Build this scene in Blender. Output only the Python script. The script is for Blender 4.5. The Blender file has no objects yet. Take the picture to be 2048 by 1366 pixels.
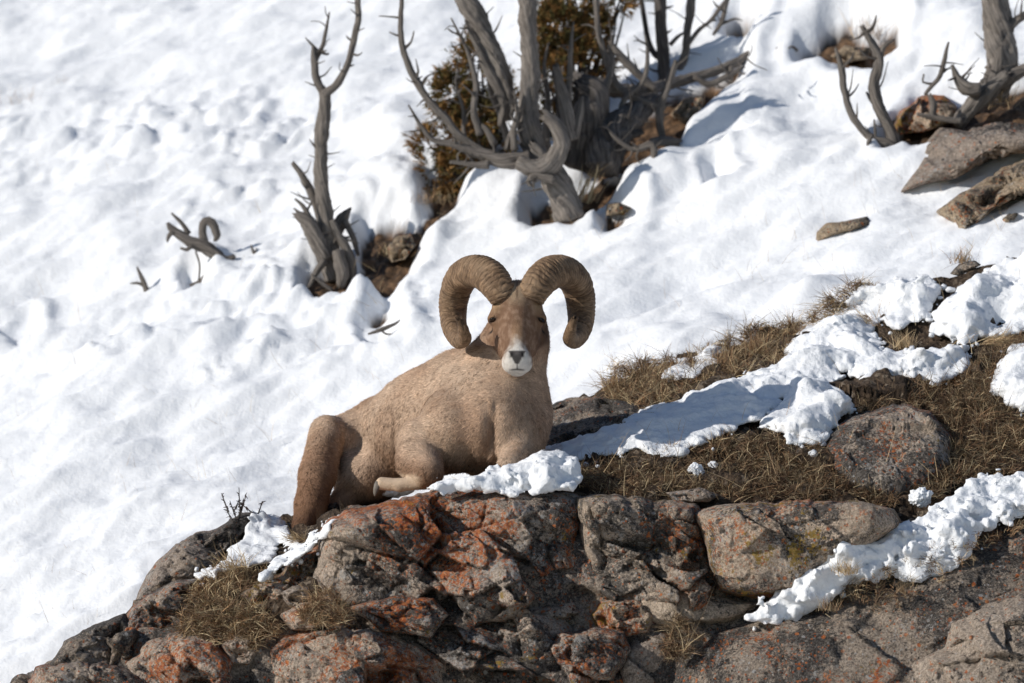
import bpy, math
import numpy as np
from mathutils import Vector

# ------------------------------------------------------------------ camera, sky, sun, exposure
scene = bpy.context.scene
COL = scene.collection
D = 20.0            # metres from the lens to the ram
PPM = 561.0         # photograph pixels per metre at the ram
cam_d = bpy.data.cameras.new('camera')
cam = bpy.data.objects.new('camera', cam_d)
COL.objects.link(cam)
cam.location = (0, -D, 0)
cam.rotation_euler = (math.radians(90), 0, 0)
cam_d.sensor_width = 36.0
cam_d.lens = 36.0 * D / (2048.0 / PPM)
cam_d.clip_start = 0.5
cam_d.clip_end = 2000
cam_d.dof.use_dof = True
cam_d.dof.focus_distance = D - 0.25
cam_d.dof.aperture_fstop = 3.0
scene.camera = cam

SUN_TO = np.array([-0.84, -0.34, 0.43]); SUN_TO /= np.linalg.norm(SUN_TO)   # towards the sun
sun_el = math.asin(SUN_TO[2])
sun_az = math.atan2(SUN_TO[0], SUN_TO[1])
world = bpy.data.worlds.new('World')
scene.world = world
world.use_nodes = True
wn = world.node_tree.nodes
bg = wn['Background']
sky = wn.new('ShaderNodeTexSky')
sky.sky_type = 'NISHITA'
sky.sun_disc = False
sky.sun_elevation = sun_el
sky.sun_rotation = sun_az
sky.altitude = 2200
world.node_tree.links.new(sky.outputs[0], bg.inputs[0])
bg.inputs[1].default_value = 0.095
sun_d = bpy.data.lights.new('sun', 'SUN')
sun_d.energy = 3.85
sun_d.angle = math.radians(0.55)
sun_d.color = (1.0, 0.95, 0.875)
sun = bpy.data.objects.new('sun', sun_d)
COL.objects.link(sun)
sun.location = (-8, -10, 9)
sun.rotation_euler = Vector(SUN_TO).to_track_quat('Z', 'Y').to_euler()
scene.view_settings.view_transform = 'Standard'
scene.view_settings.look = 'None'
scene.view_settings.exposure = 0.0
scene.view_settings.gamma = 1.0

# ------------------------------------------------------------------ numeric helpers
RNG = np.random.default_rng(11)


def P(u, v, y):
    """the point at depth y that the photograph shows at pixel u, v"""
    s = 1.0 + np.asarray(y, float) / D
    return np.stack([(np.asarray(u, float) - 1024) / PPM * s, np.asarray(y, float) + 0 * s,
                     (683 - np.asarray(v, float)) / PPM * s], -1)


def pix(p):
    s = 1.0 + p[..., 1] / D
    return 1024 + p[..., 0] / s * PPM, 683 - p[..., 2] / s * PPM


def sstep(a, b, x):
    t = np.clip((x - a) / (b - a), 0, 1)
    return t * t * (3 - 2 * t)


def _hash(ix, iy, iz, seed):
    h = (ix.astype(np.uint32) * np.uint32(374761393) + iy.astype(np.uint32) * np.uint32(668265263)
         + iz.astype(np.uint32) * np.uint32(2147483647) + np.uint32((seed * 1274126177) & 0xffffffff))
    h = (h ^ (h >> np.uint32(13))) * np.uint32(1274126177)
    h = (h ^ (h >> np.uint32(16))) * np.uint32(2246822519)
    return h ^ (h >> np.uint32(13))


def _u(h, k):
    h = (h + np.uint32((k * 2654435761) & 0xffffffff))
    h = (h ^ (h >> np.uint32(15))) * np.uint32(2246822519)
    h = (h ^ (h >> np.uint32(13))) * np.uint32(3266489917)
    return ((h ^ (h >> np.uint32(16))) & np.uint32(0xffffff)).astype(np.float32) / np.float32(16777215)


_G = np.array([[1, 1, 0], [-1, 1, 0], [1, -1, 0], [-1, -1, 0], [1, 0, 1], [-1, 0, 1], [1, 0, -1], [-1, 0, -1],
               [0, 1, 1], [0, -1, 1], [0, 1, -1], [0, -1, -1], [1, 1, 0], [-1, 1, 0], [0, -1, 1], [0, -1, -1]], np.float32)


def perlin(p, seed=0):
    p = np.asarray(p, np.float32)
    i = np.floor(p).astype(np.int64)
    f = p - i
    w = f * f * f * (f * (f * 6 - 15) + 10)
    r = 0
    for dx in (0, 1):
        for dy in (0, 1):
            for dz in (0, 1):
                g = _G[_hash(i[:, 0] + dx, i[:, 1] + dy, i[:, 2] + dz, seed) & np.uint32(15)]
                d = g[:, 0] * (f[:, 0] - dx) + g[:, 1] * (f[:, 1] - dy) + g[:, 2] * (f[:, 2] - dz)
                r = r + d * (w[:, 0] if dx else 1 - w[:, 0]) * (w[:, 1] if dy else 1 - w[:, 1]) * (w[:, 2] if dz else 1 - w[:, 2])
    return r


def fbm(p, octv=4, seed=0, gain=0.5, lac=2.03):
    p = np.asarray(p, np.float32)
    a, r = 1.0, 0
    for o in range(octv):
        r = r + a * perlin(p, seed + o * 17)
        p = p * lac + 3.7
        a *= gain
    return r


def voronoi(p, seed=0):
    """nearest and second distance, hash and offset from the seed of the nearest cell"""
    p = np.asarray(p, np.float32)
    i = np.floor(p - 0.5).astype(np.int64)
    f = p - i
    n = len(p)
    f1 = np.full(n, 9, np.float32); f2 = np.full(n, 9, np.float32)
    hid = np.zeros(n, np.uint32); off = np.zeros((n, 3), np.float32)
    for dx in (0, 1):
        for dy in (0, 1):
            for dz in (0, 1):
                h = _hash(i[:, 0] + dx, i[:, 1] + dy, i[:, 2] + dz, seed)
                q = np.stack([dx + 0.12 + 0.76 * _u(h, 1) - f[:, 0], dy + 0.12 + 0.76 * _u(h, 2) - f[:, 1], dz + 0.12 + 0.76 * _u(h, 3) - f[:, 2]], 1)
                d = np.sqrt((q * q).sum(1))
                m = d < f1
                f2 = np.where(m, f1, np.minimum(f2, d))
                hid = np.where(m, h, hid)
                off = np.where(m[:, None], -q, off)
                f1 = np.where(m, d, f1)
    return f1, f2, hid, off


def poly_sd(u, v, poly):
    """signed pixel distance to a polygon, positive inside"""
    poly = np.asarray(poly, float)
    u = np.asarray(u, float).ravel(); v = np.asarray(v, float).ravel()
    best = np.full(len(u), 1e9); inside = np.zeros(len(u), bool)
    for k in range(len(poly)):
        a, b = poly[k], poly[(k + 1) % len(poly)]
        e = b - a
        t = np.clip(((u - a[0]) * e[0] + (v - a[1]) * e[1]) / max(e @ e, 1e-9), 0, 1)
        best = np.minimum(best, np.hypot(u - a[0] - t * e[0], v - a[1] - t * e[1]))
        c = ((a[1] > v) != (b[1] > v))
        if abs(e[1]) > 1e-9:
            inside ^= c & (u < a[0] + (v - a[1]) / e[1] * e[0])
    return np.where(inside, best, -best)


def vnormals(v, f):
    n = np.zeros_like(v)
    a = v[f[:, 0]]
    c = np.cross(v[f[:, 1]] - a, v[f[:, 2]] - a)
    if f.shape[1] == 4:
        c = c + np.cross(v[f[:, 2]] - a, v[f[:, 3]] - a)
    for k in range(f.shape[1]):
        for j in range(3):
            n[:, j] += np.bincount(f[:, k], c[:, j], len(v))
    return n / np.maximum(np.linalg.norm(n, axis=1, keepdims=True), 1e-12)


def grid_faces(nr, nc, wrap=False):
    i = np.arange(nr - 1)[:, None]; j = np.arange(nc if wrap else nc - 1)[None, :]
    jn = (j + 1) % nc
    return np.stack([i * nc + j, i * nc + jn, (i + 1) * nc + jn, (i + 1) * nc + j], -1).reshape(-1, 4)


def surface_nets(vol, org, h):
    """triangle-free isosurface (quads) of vol < 0 on a regular grid"""
    nx, ny, nz = vol.shape
    ins = vol < 0
    cnt = np.zeros((nx - 1, ny - 1, nz - 1), np.uint8)
    for a in (0, 1):
        for b in (0, 1):
            for c in (0, 1):
                cnt += ins[a:nx - 1 + a, b:ny - 1 + b, c:nz - 1 + c]
    act = np.argwhere((cnt > 0) & (cnt < 8))
    idm = np.full(cnt.shape, -1, np.int32)
    idm[act[:, 0], act[:, 1], act[:, 2]] = np.arange(len(act))
    val = {}
    for a in (0, 1):
        for b in (0, 1):
            for c in (0, 1):
                val[a, b, c] = vol[act[:, 0] + a, act[:, 1] + b, act[:, 2] + c]
    acc = np.zeros((len(act), 3)); num = np.zeros(len(act))
    for c0 in val:
        for ax in range(3):
            if c0[ax]: continue
            c1 = list(c0); c1[ax] = 1; c1 = tuple(c1)
            v0, v1 = val[c0], val[c1]
            m = (v0 < 0) != (v1 < 0)
            t = np.where(m, v0 / np.where(m, v0 - v1, 1), 0)
            for k in range(3):
                acc[:, k] += np.where(m, c0[k] + (t if k == ax else 0), 0)
            num += m
    verts = org + (act + acc / num[:, None]) * h
    quads = []
    for ax in range(3):
        b, c = (ax + 1) % 3, (ax + 2) % 3
        sl0 = [slice(None)] * 3; sl1 = [slice(None)] * 3
        sl0[ax] = slice(0, -1); sl1[ax] = slice(1, None)
        i0, i1 = ins[tuple(sl0)], ins[tuple(sl1)]
        e = np.argwhere(i0 != i1)
        e = e[(e[:, b] > 0) & (e[:, c] > 0) & (e[:, b] < vol.shape[b] - 1) & (e[:, c] < vol.shape[c] - 1)]
        s0 = i0[e[:, 0], e[:, 1], e[:, 2]]
        q = []
        for db, dc in ((1, 1), (0, 1), (0, 0), (1, 0)):
            w = e.copy(); w[:, b] -= db; w[:, c] -= dc
            q.append(idm[w[:, 0], w[:, 1], w[:, 2]])
        q = np.stack(q, 1)
        q[~s0] = q[~s0][:, ::-1]
        quads.append(q[:, ::-1] if False else q)
    f = np.concatenate(quads)
    f = f[(f >= 0).all(1)]
    return verts, f


# ------------------------------------------------------------------ object helpers
def mesh_obj(name, verts, faces, mat, parent=None, origin=None, smooth=True, attrs=None, normals=None):
    """one mesh object; faces is an (n,3) or (n,4) array or a list of such arrays; origin at its base"""
    verts = np.asarray(verts, np.float32)
    if not isinstance(faces, (list, tuple)):
        faces = [faces]
    faces = [np.asarray(f, np.int32) for f in faces if len(f)]
    if origin is None:
        origin = np.array([verts[:, 0].mean(), verts[:, 1].mean(), verts[:, 2].min()])
    origin = np.asarray(origin, float)
    me = bpy.data.meshes.new(name)
    me.vertices.add(len(verts))
    me.vertices.foreach_set('co', (verts - origin).astype(np.float32).ravel())
    loops = np.concatenate([f.ravel() for f in faces])
    tot = np.concatenate([np.full(len(f), f.shape[1], np.int32) for f in faces])
    start = np.concatenate([[0], np.cumsum(tot)[:-1]]).astype(np.int32)
    me.loops.add(len(loops)); me.loops.foreach_set('vertex_index', loops)
    me.polygons.add(len(tot)); me.polygons.foreach_set('loop_start', start)
    me.update(calc_edges=True)
    if smooth:
        me.polygons.foreach_set('use_smooth', np.ones(len(tot), bool))
    for k, a in (attrs or {}).items():
        a = np.asarray(a, np.float32)
        if a.ndim == 1:
            at = me.attributes.new(k, 'FLOAT', 'POINT'); at.data.foreach_set('value', a)
        else:
            at = me.attributes.new(k, 'FLOAT_COLOR', 'POINT')
            at.data.foreach_set('color', np.c_[a, np.ones(len(a))].astype(np.float32).ravel())
    if normals is not None:
        at = me.attributes.new('custom_normal', 'FLOAT_VECTOR', 'POINT')
        at.data.foreach_set('vector', np.asarray(normals, np.float32).ravel())
    me.materials.append(mat)
    o = bpy.data.objects.new(name, me)
    COL.objects.link(o)
    o.location = origin
    if parent is not None:
        o.parent = parent
        w = np.zeros(3); q = parent
        while q is not None:
            w += np.array(q.location); q = q.parent
        o.location = origin - w
    return o


def tag(o, label=None, cat=None, group=None, kind=None):
    if label: o['label'] = label
    if cat: o['category'] = cat
    if group: o['group'] = group
    if kind: o['kind'] = kind
    return o


def empty(name, loc):
    o = bpy.data.objects.new(name, None)
    COL.objects.link(o)
    o.location = [float(c) for c in loc]
    o.empty_display_size = 0.1
    return o


# ------------------------------------------------------------------ materials
class NT:
    def __init__(self, name):
        self.m = bpy.data.materials.new(name)
        self.m.use_nodes = True
        self.t = self.m.node_tree
        self.b = self.t.nodes['Principled BSDF']
        self.b.inputs['Specular IOR Level'].default_value = 0.2
        self.b.inputs['Roughness'].default_value = 0.9
        tc = self.n('ShaderNodeTexCoord')
        self.co = tc.outputs['Object']

    def n(self, t, **kw):
        x = self.t.nodes.new(t)
        for k, v in kw.items():
            setattr(x, k, v)
        return x

    def l(self, a, b):
        self.t.links.new(a, b)

    def noise(self, scale, detail=4, rough=0.55, co=None, dist=0.0, off=0.0):
        x = self.n('ShaderNodeTexNoise')
        x.inputs['Scale'].default_value = scale; x.inputs['Detail'].default_value = detail
        x.inputs['Roughness'].default_value = rough; x.inputs['Distortion'].default_value = dist
        c = co or self.co
        if off:
            mp = self.n('ShaderNodeMapping'); mp.inputs['Location'].default_value = (off, off * 1.7, -off)
            self.l(c, mp.inputs[0]); c = mp.outputs[0]
        self.l(c, x.inputs['Vector'])
        return x.outputs['Fac']

    def vor(self, scale, out='Distance', feature='F1', co=None):
        x = self.n('ShaderNodeTexVoronoi', feature=feature)
        x.inputs['Scale'].default_value = scale
        self.l(co or self.co, x.inputs['Vector'])
        return x.outputs[out]

    def ramp(self, fac, lo, hi, a=0.0, b=1.0):
        x = self.n('ShaderNodeMapRange', interpolation_type='SMOOTHSTEP')
        x.inputs['From Min'].default_value = lo; x.inputs['From Max'].default_value = hi
        x.inputs['To Min'].default_value = a; x.inputs['To Max'].default_value = b
        self.l(fac, x.inputs['Value'])
        return x.outputs[0]

    def math(self, op, a, b=None):
        x = self.n('ShaderNodeMath', operation=op)
        for k, q in enumerate((a, b)):
            if q is None: continue
            if isinstance(q, (int, float)): x.inputs[k].default_value = q
            else: self.l(q, x.inputs[k])
        return x.outputs[0]

    def mix(self, fac, a, b, blend='MIX'):
        x = self.n('ShaderNodeMix', data_type='RGBA', blend_type=blend)
        for k, q in ((0, fac), (6, a), (7, b)):
            if isinstance(q, (int, float)): x.inputs[k].default_value = q
            elif isinstance(q, tuple): x.inputs[k].default_value = (*q, 1)
            else: self.l(q, x.inputs[k])
        return x.outputs[2]

    def attr(self, name, out='Color'):
        x = self.n('ShaderNodeAttribute'); x.attribute_name = name
        return x.outputs[out]

    def bump(self, h, dist, strength=1.0, prev=None):
        x = self.n('ShaderNodeBump')
        x.inputs['Distance'].default_value = dist; x.inputs['Strength'].default_value = strength
        self.l(h, x.inputs['Height'])
        if prev: self.l(prev, x.inputs['Normal'])
        return x.outputs[0]

    def color(self, c):
        if isinstance(c, tuple): self.b.inputs['Base Color'].default_value = (*c, 1)
        else: self.l(c, self.b.inputs['Base Color'])

    def normal(self, n):
        self.l(n, self.b.inputs['Normal'])


def rock_mat(name, base, alt, dark=0.5, orange=0.4, yellow=0.15, white=0.3, off=0.0):
    """limestone under crustose lichens: every crust is a region broken up into fine specks"""
    m = NT(name)
    big = m.noise(4.5, 5, 0.65, off=off + 0.1)
    grain = m.noise(120, 5, 0.8, off=off)
    mid = m.noise(36, 5, 0.7, off=off + 3.3)
    c = m.mix(m.ramp(big, 0.38, 0.62), base, alt)
    c = m.mix(m.ramp(grain, 0.38, 0.62), m.mix(0.62, c, (0.08, 0.062, 0.05)), m.mix(0.28, c, (0.78, 0.65, 0.53)))
    c = m.mix(m.ramp(mid, 0.54, 0.62, 0, 0.55), c, tuple(q * 0.42 for q in alt))

    def crust(region, rs, spk, ss, wr, t, w, o):
        r = m.noise(rs, 6, 0.68, off=off + o); s = m.noise(ss, 5, 0.78, off=off + o * 1.9 + 0.7)
        q = m.math('ADD', m.math('MULTIPLY', r, wr), m.math('MULTIPLY', s, 1 - wr))
        return m.ramp(q, t, t + w)
    dk = crust(0, 3.8, 0, 85, 0.66, 0.545 - 0.09 * dark, 0.04, 1.3)
    c = m.mix(m.math('MULTIPLY', dk, 0.86), c, m.mix(m.ramp(grain, 0.4, 0.7), (0.022, 0.020, 0.020), (0.17, 0.16, 0.15)))
    wt = crust(0, 8.0, 0, 75, 0.5, 0.60 - 0.09 * white, 0.03, 7.0)
    c = m.mix(m.math('MULTIPLY', wt, 0.7), c, (0.44, 0.42, 0.40))
    og = crust(0, 3.0, 0, 66, 0.50, 0.592 - 0.105 * orange, 0.030, 9.0)
    oc = m.mix(m.ramp(m.noise(95, 3, 0.6), 0.35, 0.65), (0.33, 0.062, 0.020), (0.58, 0.20, 0.055))
    c = m.mix(m.math('MULTIPLY', og, 0.84), c, oc)
    yg = crust(0, 7.0, 0, 48, 0.55, 0.635 - 0.12 * yellow, 0.03, 5.5)
    c = m.mix(m.math('MULTIPLY', yg, 0.8), c, (0.30, 0.19, 0.030))
    # separate rosettes: small discs of orange, black or grey crust
    grp = m.ramp(m.noise(3.4, 4, 0.6, off=off + 2.7), 0.34, 0.54)
    for sc, k, lim in ((46, 0, 0.10), (88, 1, 0.16)):
        wv = m.n('ShaderNodeTexNoise'); wv.inputs['Scale'].default_value = sc * 1.5; wv.inputs['Detail'].default_value = 3
        m.l(m.co, wv.inputs['Vector'])
        wc = m.n('ShaderNodeVectorMath', operation='MULTIPLY_ADD'); m.l(wv.outputs['Color'], wc.inputs[0]); wc.inputs[1].default_value = (0.5 / sc,) * 3; m.l(m.co, wc.inputs[2])
        vv = m.n('ShaderNodeTexVoronoi'); vv.inputs['Scale'].default_value = sc; m.l(wc.outputs[0], vv.inputs['Vector'])
        cs = m.n('ShaderNodeSeparateColor'); m.l(vv.outputs['Color'], cs.inputs[0])
        disc = m.ramp(vv.outputs['Distance'], 0.30, 0.40, 1, 0)
        sel = m.ramp(cs.outputs[0], 1 - lim - 0.22 * max(orange, 0), 1 - lim - 0.22 * max(orange, 0) + 0.02)
        tint = m.mix(m.ramp(cs.outputs[1], 0.50, 0.52), m.mix(m.ramp(cs.outputs[1], 0.2, 0.22), (0.40, 0.39, 0.38), (0.03, 0.027, 0.026)), oc) if dark > -0.2 else c
        c = m.mix(m.math('MULTIPLY', m.math('MULTIPLY', m.math('MULTIPLY', disc, sel), grp), 0.85), c, tint)
    m.color(c)
    h = m.math('ADD', grain, m.math('MULTIPLY', m.vor(90), 0.5))
    b = m.bump(h, 0.007, 0.9)
    b = m.bump(m.noise(34, 7, 0.75, off=3), 0.016, 0.85, b)
    m.normal(b)
    m.b.inputs['Roughness'].default_value = 0.88
    return m.m


def snow_mat(name, rough_scale=60, dist=0.006, tint=(0.88, 0.895, 0.92)):
    m = NT(name)
    m.color(tint)
    m.b.inputs['Roughness'].default_value = 0.55
    m.b.inputs['Subsurface Weight'].default_value = 0.0
    m.b.inputs['Subsurface Radius'].default_value = (0.012, 0.018, 0.028)
    m.b.inputs['Subsurface Scale'].default_value = 1.0
    b = m.bump(m.noise(rough_scale, 6, 0.7), dist, 0.8)
    b = m.bump(m.noise(rough_scale * 0.22, 5, 0.6, off=2), dist * 3, 0.6, b)
    m.normal(b)
    return m.m


def wood_mat(name, light=(0.40, 0.355, 0.315), dark=(0.15, 0.13, 0.115)):
    m = NT(name)
    uv = m.n('ShaderNodeAttribute'); uv.attribute_name = 'grain'
    co = uv.outputs['Vector']
    g1 = m.noise(1.0, 6, 0.65, co=co); g2 = m.noise(3.1, 5, 0.7, co=co)
    c = m.mix(m.ramp(g1, 0.32, 0.68), dark, light)
    c = m.mix(m.ramp(g2, 0.55, 0.7, 0, 0.6), c, tuple(q * 0.55 for q in dark))
    c = m.mix(m.ramp(m.noise(6, 3), 0.55, 0.75, 0, 0.5), c, (0.20, 0.165, 0.135))
    m.color(c)
    m.normal(m.bump(m.math('ADD', g1, m.math('MULTIPLY', g2, 0.6)), 0.02, 0.9))
    return m.m


def attr_mat(name, attr='col', rough=0.8, bump=None, trans=False):
    m = NT(name)
    m.color(m.attr(attr))
    m.b.inputs['Roughness'].default_value = rough
    if bump:
        m.normal(m.bump(m.noise(bump[0], 5, 0.7), bump[1], 1.0))
    return m.m


def soil_mat(name, a=(0.050, 0.034, 0.024), b=(0.15, 0.105, 0.07)):
    m = NT(name)
    n1 = m.noise(30, 6, 0.7); n2 = m.noise(6, 4, 0.6); v = m.vor(45, 'Color')
    c = m.mix(m.ramp(n1, 0.35, 0.7), a, b)
    c = m.mix(m.ramp(n2, 0.45, 0.65, 0, 0.6), c, (0.035, 0.026, 0.020))
    sv = m.n('ShaderNodeSeparateColor'); m.l(v, sv.inputs[0])
    c = m.mix(m.ramp(sv.outputs[0], 0.86, 0.9, 0, 0.6), c, (0.30, 0.24, 0.18))
    m.color(c)
    h = m.math('ADD', n1, m.math('MULTIPLY', m.vor(60), 0.5))
    m.normal(m.bump(h, 0.03, 1.0))
    return m.m


M = {}
M['snow_far'] = snow_mat('hillside_snow', 30, 0.012)
M['snow'] = snow_mat('granular_snow', 85, 0.006)
M['rock_red'] = rock_mat('orange_lichen_rock', (0.58, 0.46, 0.36), (0.46, 0.385, 0.32), 0.74, 0.66, 0.36, 0.7, 0.0)
M['rock_dark'] = rock_mat('dark_lichen_rock', (0.54, 0.425, 0.32), (0.40, 0.33, 0.265), 0.80, 0.34, 0.48, 0.5, 3.0)
M['rock_tan'] = rock_mat('tan_limestone', (0.70, 0.54, 0.40), (0.58, 0.45, 0.335), 0.66, 0.62, 0.78, 0.5, 6.0)
M['rock_beige'] = rock_mat('beige_limestone', (0.70, 0.56, 0.44), (0.58, 0.465, 0.365), 0.46, 0.58, 0.2, 0.5, 9.0)
M['rock_pale'] = rock_mat('pale_grey_limestone', (0.55, 0.45, 0.36), (0.46, 0.375, 0.30), 0.05, 0.20, 0.0, 0.2, 12.0)
M['rock_grey'] = rock_mat('grey_limestone', (0.44, 0.36, 0.30), (0.32, 0.265, 0.225), 0.46, 0.12, 0.05, 0.45, 15.0)
M['rock_brown'] = rock_mat('brown_rock', (0.42, 0.335, 0.26), (0.30, 0.245, 0.195), 0.74, 0.24, 0.25, 0.4, 18.0)
M['rock_mixed'] = rock_mat('white_and_dark_rock', (0.66, 0.55, 0.44), (0.50, 0.40, 0.31), 0.95, 0.50, 0.2, 0.6, 24.0)
M['rock_ochre'] = rock_mat('ochre_rock', (0.55, 0.42, 0.27), (0.44, 0.33, 0.21), 0.35, 0.22, 0.25, 0.3, 27.0)
M['rock_cream'] = rock_mat('cream_rock', (0.72, 0.58, 0.44), (0.64, 0.50, 0.37), -0.4, -0.2, -0.4, 0.0, 21.0)
M['soil'] = soil_mat('dark_soil')
M['wood'] = wood_mat('weathered_wood')
M['wood_dark'] = wood_mat('dark_weathered_wood', (0.25, 0.22, 0.20), (0.07, 0.062, 0.056))
M['grass'] = attr_mat('dry_grass_blades', rough=0.7)
M['leaf'] = attr_mat('juniper_needles', rough=0.75)
# ------------------------------------------------------------------ the hillside
HA, HB, HC = 0.286, 0.5, -0.935


def hill_s(u, v):
    X = (u - 1024) / PPM; Z = (683 - v) / PPM
    return (D * HB - HC) / (D * HB + HA * X - Z)


def hill_y(u, v):
    return D * (hill_s(u, v) - 1)


def hillP(u, v, dy=0.0):
    return P(u, v, hill_y(u, v) + dy)


BARE = [[(716, 500), (742, 448), (790, 438), (838, 446), (868, 372), (880, 400), (846, 470), (818, 520), (778, 556), (738, 566)],
        [(728, 636), (742, 608), (772, 590), (786, 602), (766, 628)],
        [(600, 584), (622, 540), (700, 500), (722, 556), (684, 584), (640, 588)],
        [(852, 440), (866, 380), (920, 340), (1000, 322), (1040, 336), (930, 372), (882, 412)],
        [(1062, 438), (1070, 400), (1100, 380), (1200, 330), (1250, 330), (1230, 370), (1180, 400), (1140, 430)],
        [(1180, 320), (1220, 250), (1330, 190), (1400, 168), (1480, 128), (1480, 160), (1400, 222), (1360, 262), (1340, 300), (1250, 332)],
        [(1606, 112), (1650, 80), (1700, 62), (1788, 66), (1790, 104), (1740, 130), (1660, 124)],
        [(1450, 76), (1480, 58), (1510, 70), (1490, 84)],
        [(1776, 292), (1800, 240), (1850, 196), (1940, 170), (2060, 150), (2160, 150), (2160, 240), (1900, 262), (1820, 292)],
        [(1210, 432), (1214, 404), (1266, 412), (1246, 430)],
        [(372, 574), (386, 556), (408, 548), (404, 566)],
        [(736, 664), (760, 650), (790, 652), (770, 666)],
        [(1420, 348), (1436, 340), (1440, 352), (1426, 356)], [(0, 655), (30, 645), (60, 640), (30, 655)]]
BUMPS = [(1520, 60, 90, .16), (1640, 40, 80, .15), (1860, 50, 90, .16), (1740, 20, 60, .12), (1960, 100, 60, .10), (1410, 240, 60, .06),
         (960, 400, 75, .12), (1030, 372, 55, .10), (1260, 370, 55, .10), (1330, 340, 40, .07), (760, 400, 60, .10), (800, 380, 40, .07),
         (640, 540, 40, .06), (720, 590, 40, .06), (620, 520, 30, .05), (700, 420, 60, .06), (560, 560, 70, .06), (450, 560, 60, .06),
         (1520, 250, 60, .06), (1560, 310, 70, .06), (790, 290, 60, .09), (760, 250, 60, .07), (860, 470, 50, .08),
         (340, 700, 80, .05), (420, 720, 50, .05), (250, 520, 70, .05), (1330, 700, 60, .06), (1610, 600, 60, .10), (1420, 660, 50, .06)]


def hill_height(x, y):
    z = HA * x + HB * y + HC
    z = z - 1.7 * (1 - sstep(-0.9, 0.5, y))                          # the slope falls away in front of the outcrop
    z = np.where(y > 14, z - (y - 14) ** 2 * 0.006, z)
    n = len(x)
    zer = np.zeros(n)
    c, s = 0.944, 0.330
    al, ac = x * c + y * s, -x * s + y * c                            # along and across the wind-packed streaks
    q = np.stack([x, y, zer], 1)
    fade = sstep(14, 8, np.abs(y)) * 0.7 + 0.3
    lump = fbm(q * 0.9, 3, 3) * 0.10
    str1 = fbm(np.stack([al * 1.1, ac * 4.2, zer], 1), 4, 21) * 0.040
    str2 = fbm(np.stack([al * 4.0, ac * 11.0, zer + 4], 1), 3, 31)
    str2 = np.sign(str2) * np.abs(str2) ** 0.8 * 0.017
    str3 = fbm(np.stack([al * 8.0, ac * 24.0, zer + 8], 1), 3, 37) * 0.0065
    s2 = 1.0 + y / D
    u = 1024 + x / s2 * PPM
    v = 683 - z / s2 * PPM
    # trampled, crusty snow on the left and centre
    reg = sstep(-0.3, 0.25, fbm(q * 0.8 + 9, 2, 51)) * np.maximum(sstep(1000, 700, u) * sstep(120, 300, v) * (0.25 + 0.75 * sstep(1000, 820, v)), 0.55 * np.exp(-(((u - 1480) / 160) ** 2 + ((v - 290) / 90) ** 2)))
    f1, f2, hid, off = voronoi(np.stack([al * 3.6, ac * 6.2, zer], 1) + fbm(q * 5, 2, 61)[:, None] * 0.4, 7)
    sm = sstep(0.0, 0.42, f2 - f1)
    g1, g2, hg, _o = voronoi(np.stack([al * 8.5, ac * 13, zer], 1) + fbm(q * 11, 2, 63)[:, None] * 0.5, 9)
    sg = sstep(0.0, 0.4, g2 - g1)
    crust = (sm * 0.024 + sm * (_u(hid, 5) - 0.5) * 0.050 + sg * (_u(hg, 5) - 0.35) * 0.028) * (0.10 + 1.1 * reg)
    d = lump + str1 + str2 + str3 + crust
    for (bu, bv, br, bh) in BUMPS:
        r2 = ((u - bu) ** 2 + ((v - bv) * 1.25) ** 2) / (br * br)
        d = d + bh * 0.62 * np.exp(-r2)
    sd = np.full(n, -1e9)
    wob = fbm(q * 5, 2, 71) * 16 + fbm(q * 16, 2, 73) * 3
    near = (u > -300) & (u < 2350) & (v > -200) & (v < 800) & (y > 0.5) & (y < 9)
    for pg in BARE:
        sd[near] = np.maximum(sd[near], poly_sd(u[near], v[near], pg))
    sd = sd + wob
    bare = sstep(-2, 3, sd)
    depth = 0.075 * sstep(-26, 6, sd)                                 # the snow is that thick; it ends in a rounded rim
    rim = 0.025 * np.exp(-((sd + 34) / 18) ** 2)
    z = z + d * fade * (1 - 0.65 * bare) - depth + rim + bare * (fbm(q * 16, 3, 81) * 0.03)
    return z, bare


def graded(lo, hi, step, far, g=1.13):
    core = list(np.arange(lo, hi + 1e-6, step))
    d, x = step, lo
    left = []
    while x > -far:
        d *= g; x -= d; left.append(x)
    d, x = step, core[-1]
    right = []
    while x < far:
        d *= g; x += d; right.append(x)
    return np.array(left[::-1] + core + right)


def build_hill():
    xs = graded(-2.7, 2.45, 0.0145, 70)
    ys = graded(0.25, 7.2, 0.019, 60)
    X, Y = np.meshgrid(xs, ys)
    z, bare = hill_height(X.ravel(), Y.ravel())
    v = np.stack([X.ravel(), Y.ravel(), z], 1)
    m = NT('snow_with_bare_earth')
    b = m.attr('bare', 'Fac')
    n1 = m.noise(26, 6, 0.7); n2 = m.noise(8, 4, 0.6)
    earth = m.mix(m.ramp(n1, 0.35, 0.7), (0.045, 0.030, 0.020), (0.21, 0.125, 0.07))
    earth = m.mix(m.ramp(n2, 0.5, 0.62, 0, 0.7), earth, (0.028, 0.021, 0.016))
    m.color(m.mix(b, (0.88, 0.895, 0.92), earth))
    m.b.inputs['Roughness'].default_value = 0.55
    nb = m.bump(m.noise(34, 5, 0.65), 0.008, 0.6)
    nb = m.bump(m.noise(9, 4, 0.55, off=2), 0.008, 0.5, nb)
    m.normal(nb)
    o = mesh_obj('snow_slope', v, grid_faces(len(ys), len(xs)), m.m, origin=(0, 3, 0), attrs={'bare': bare})
    tag(o, kind='structure', label='snow covered hillside rising behind the ram with bare earth patches')


build_hill()

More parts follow.
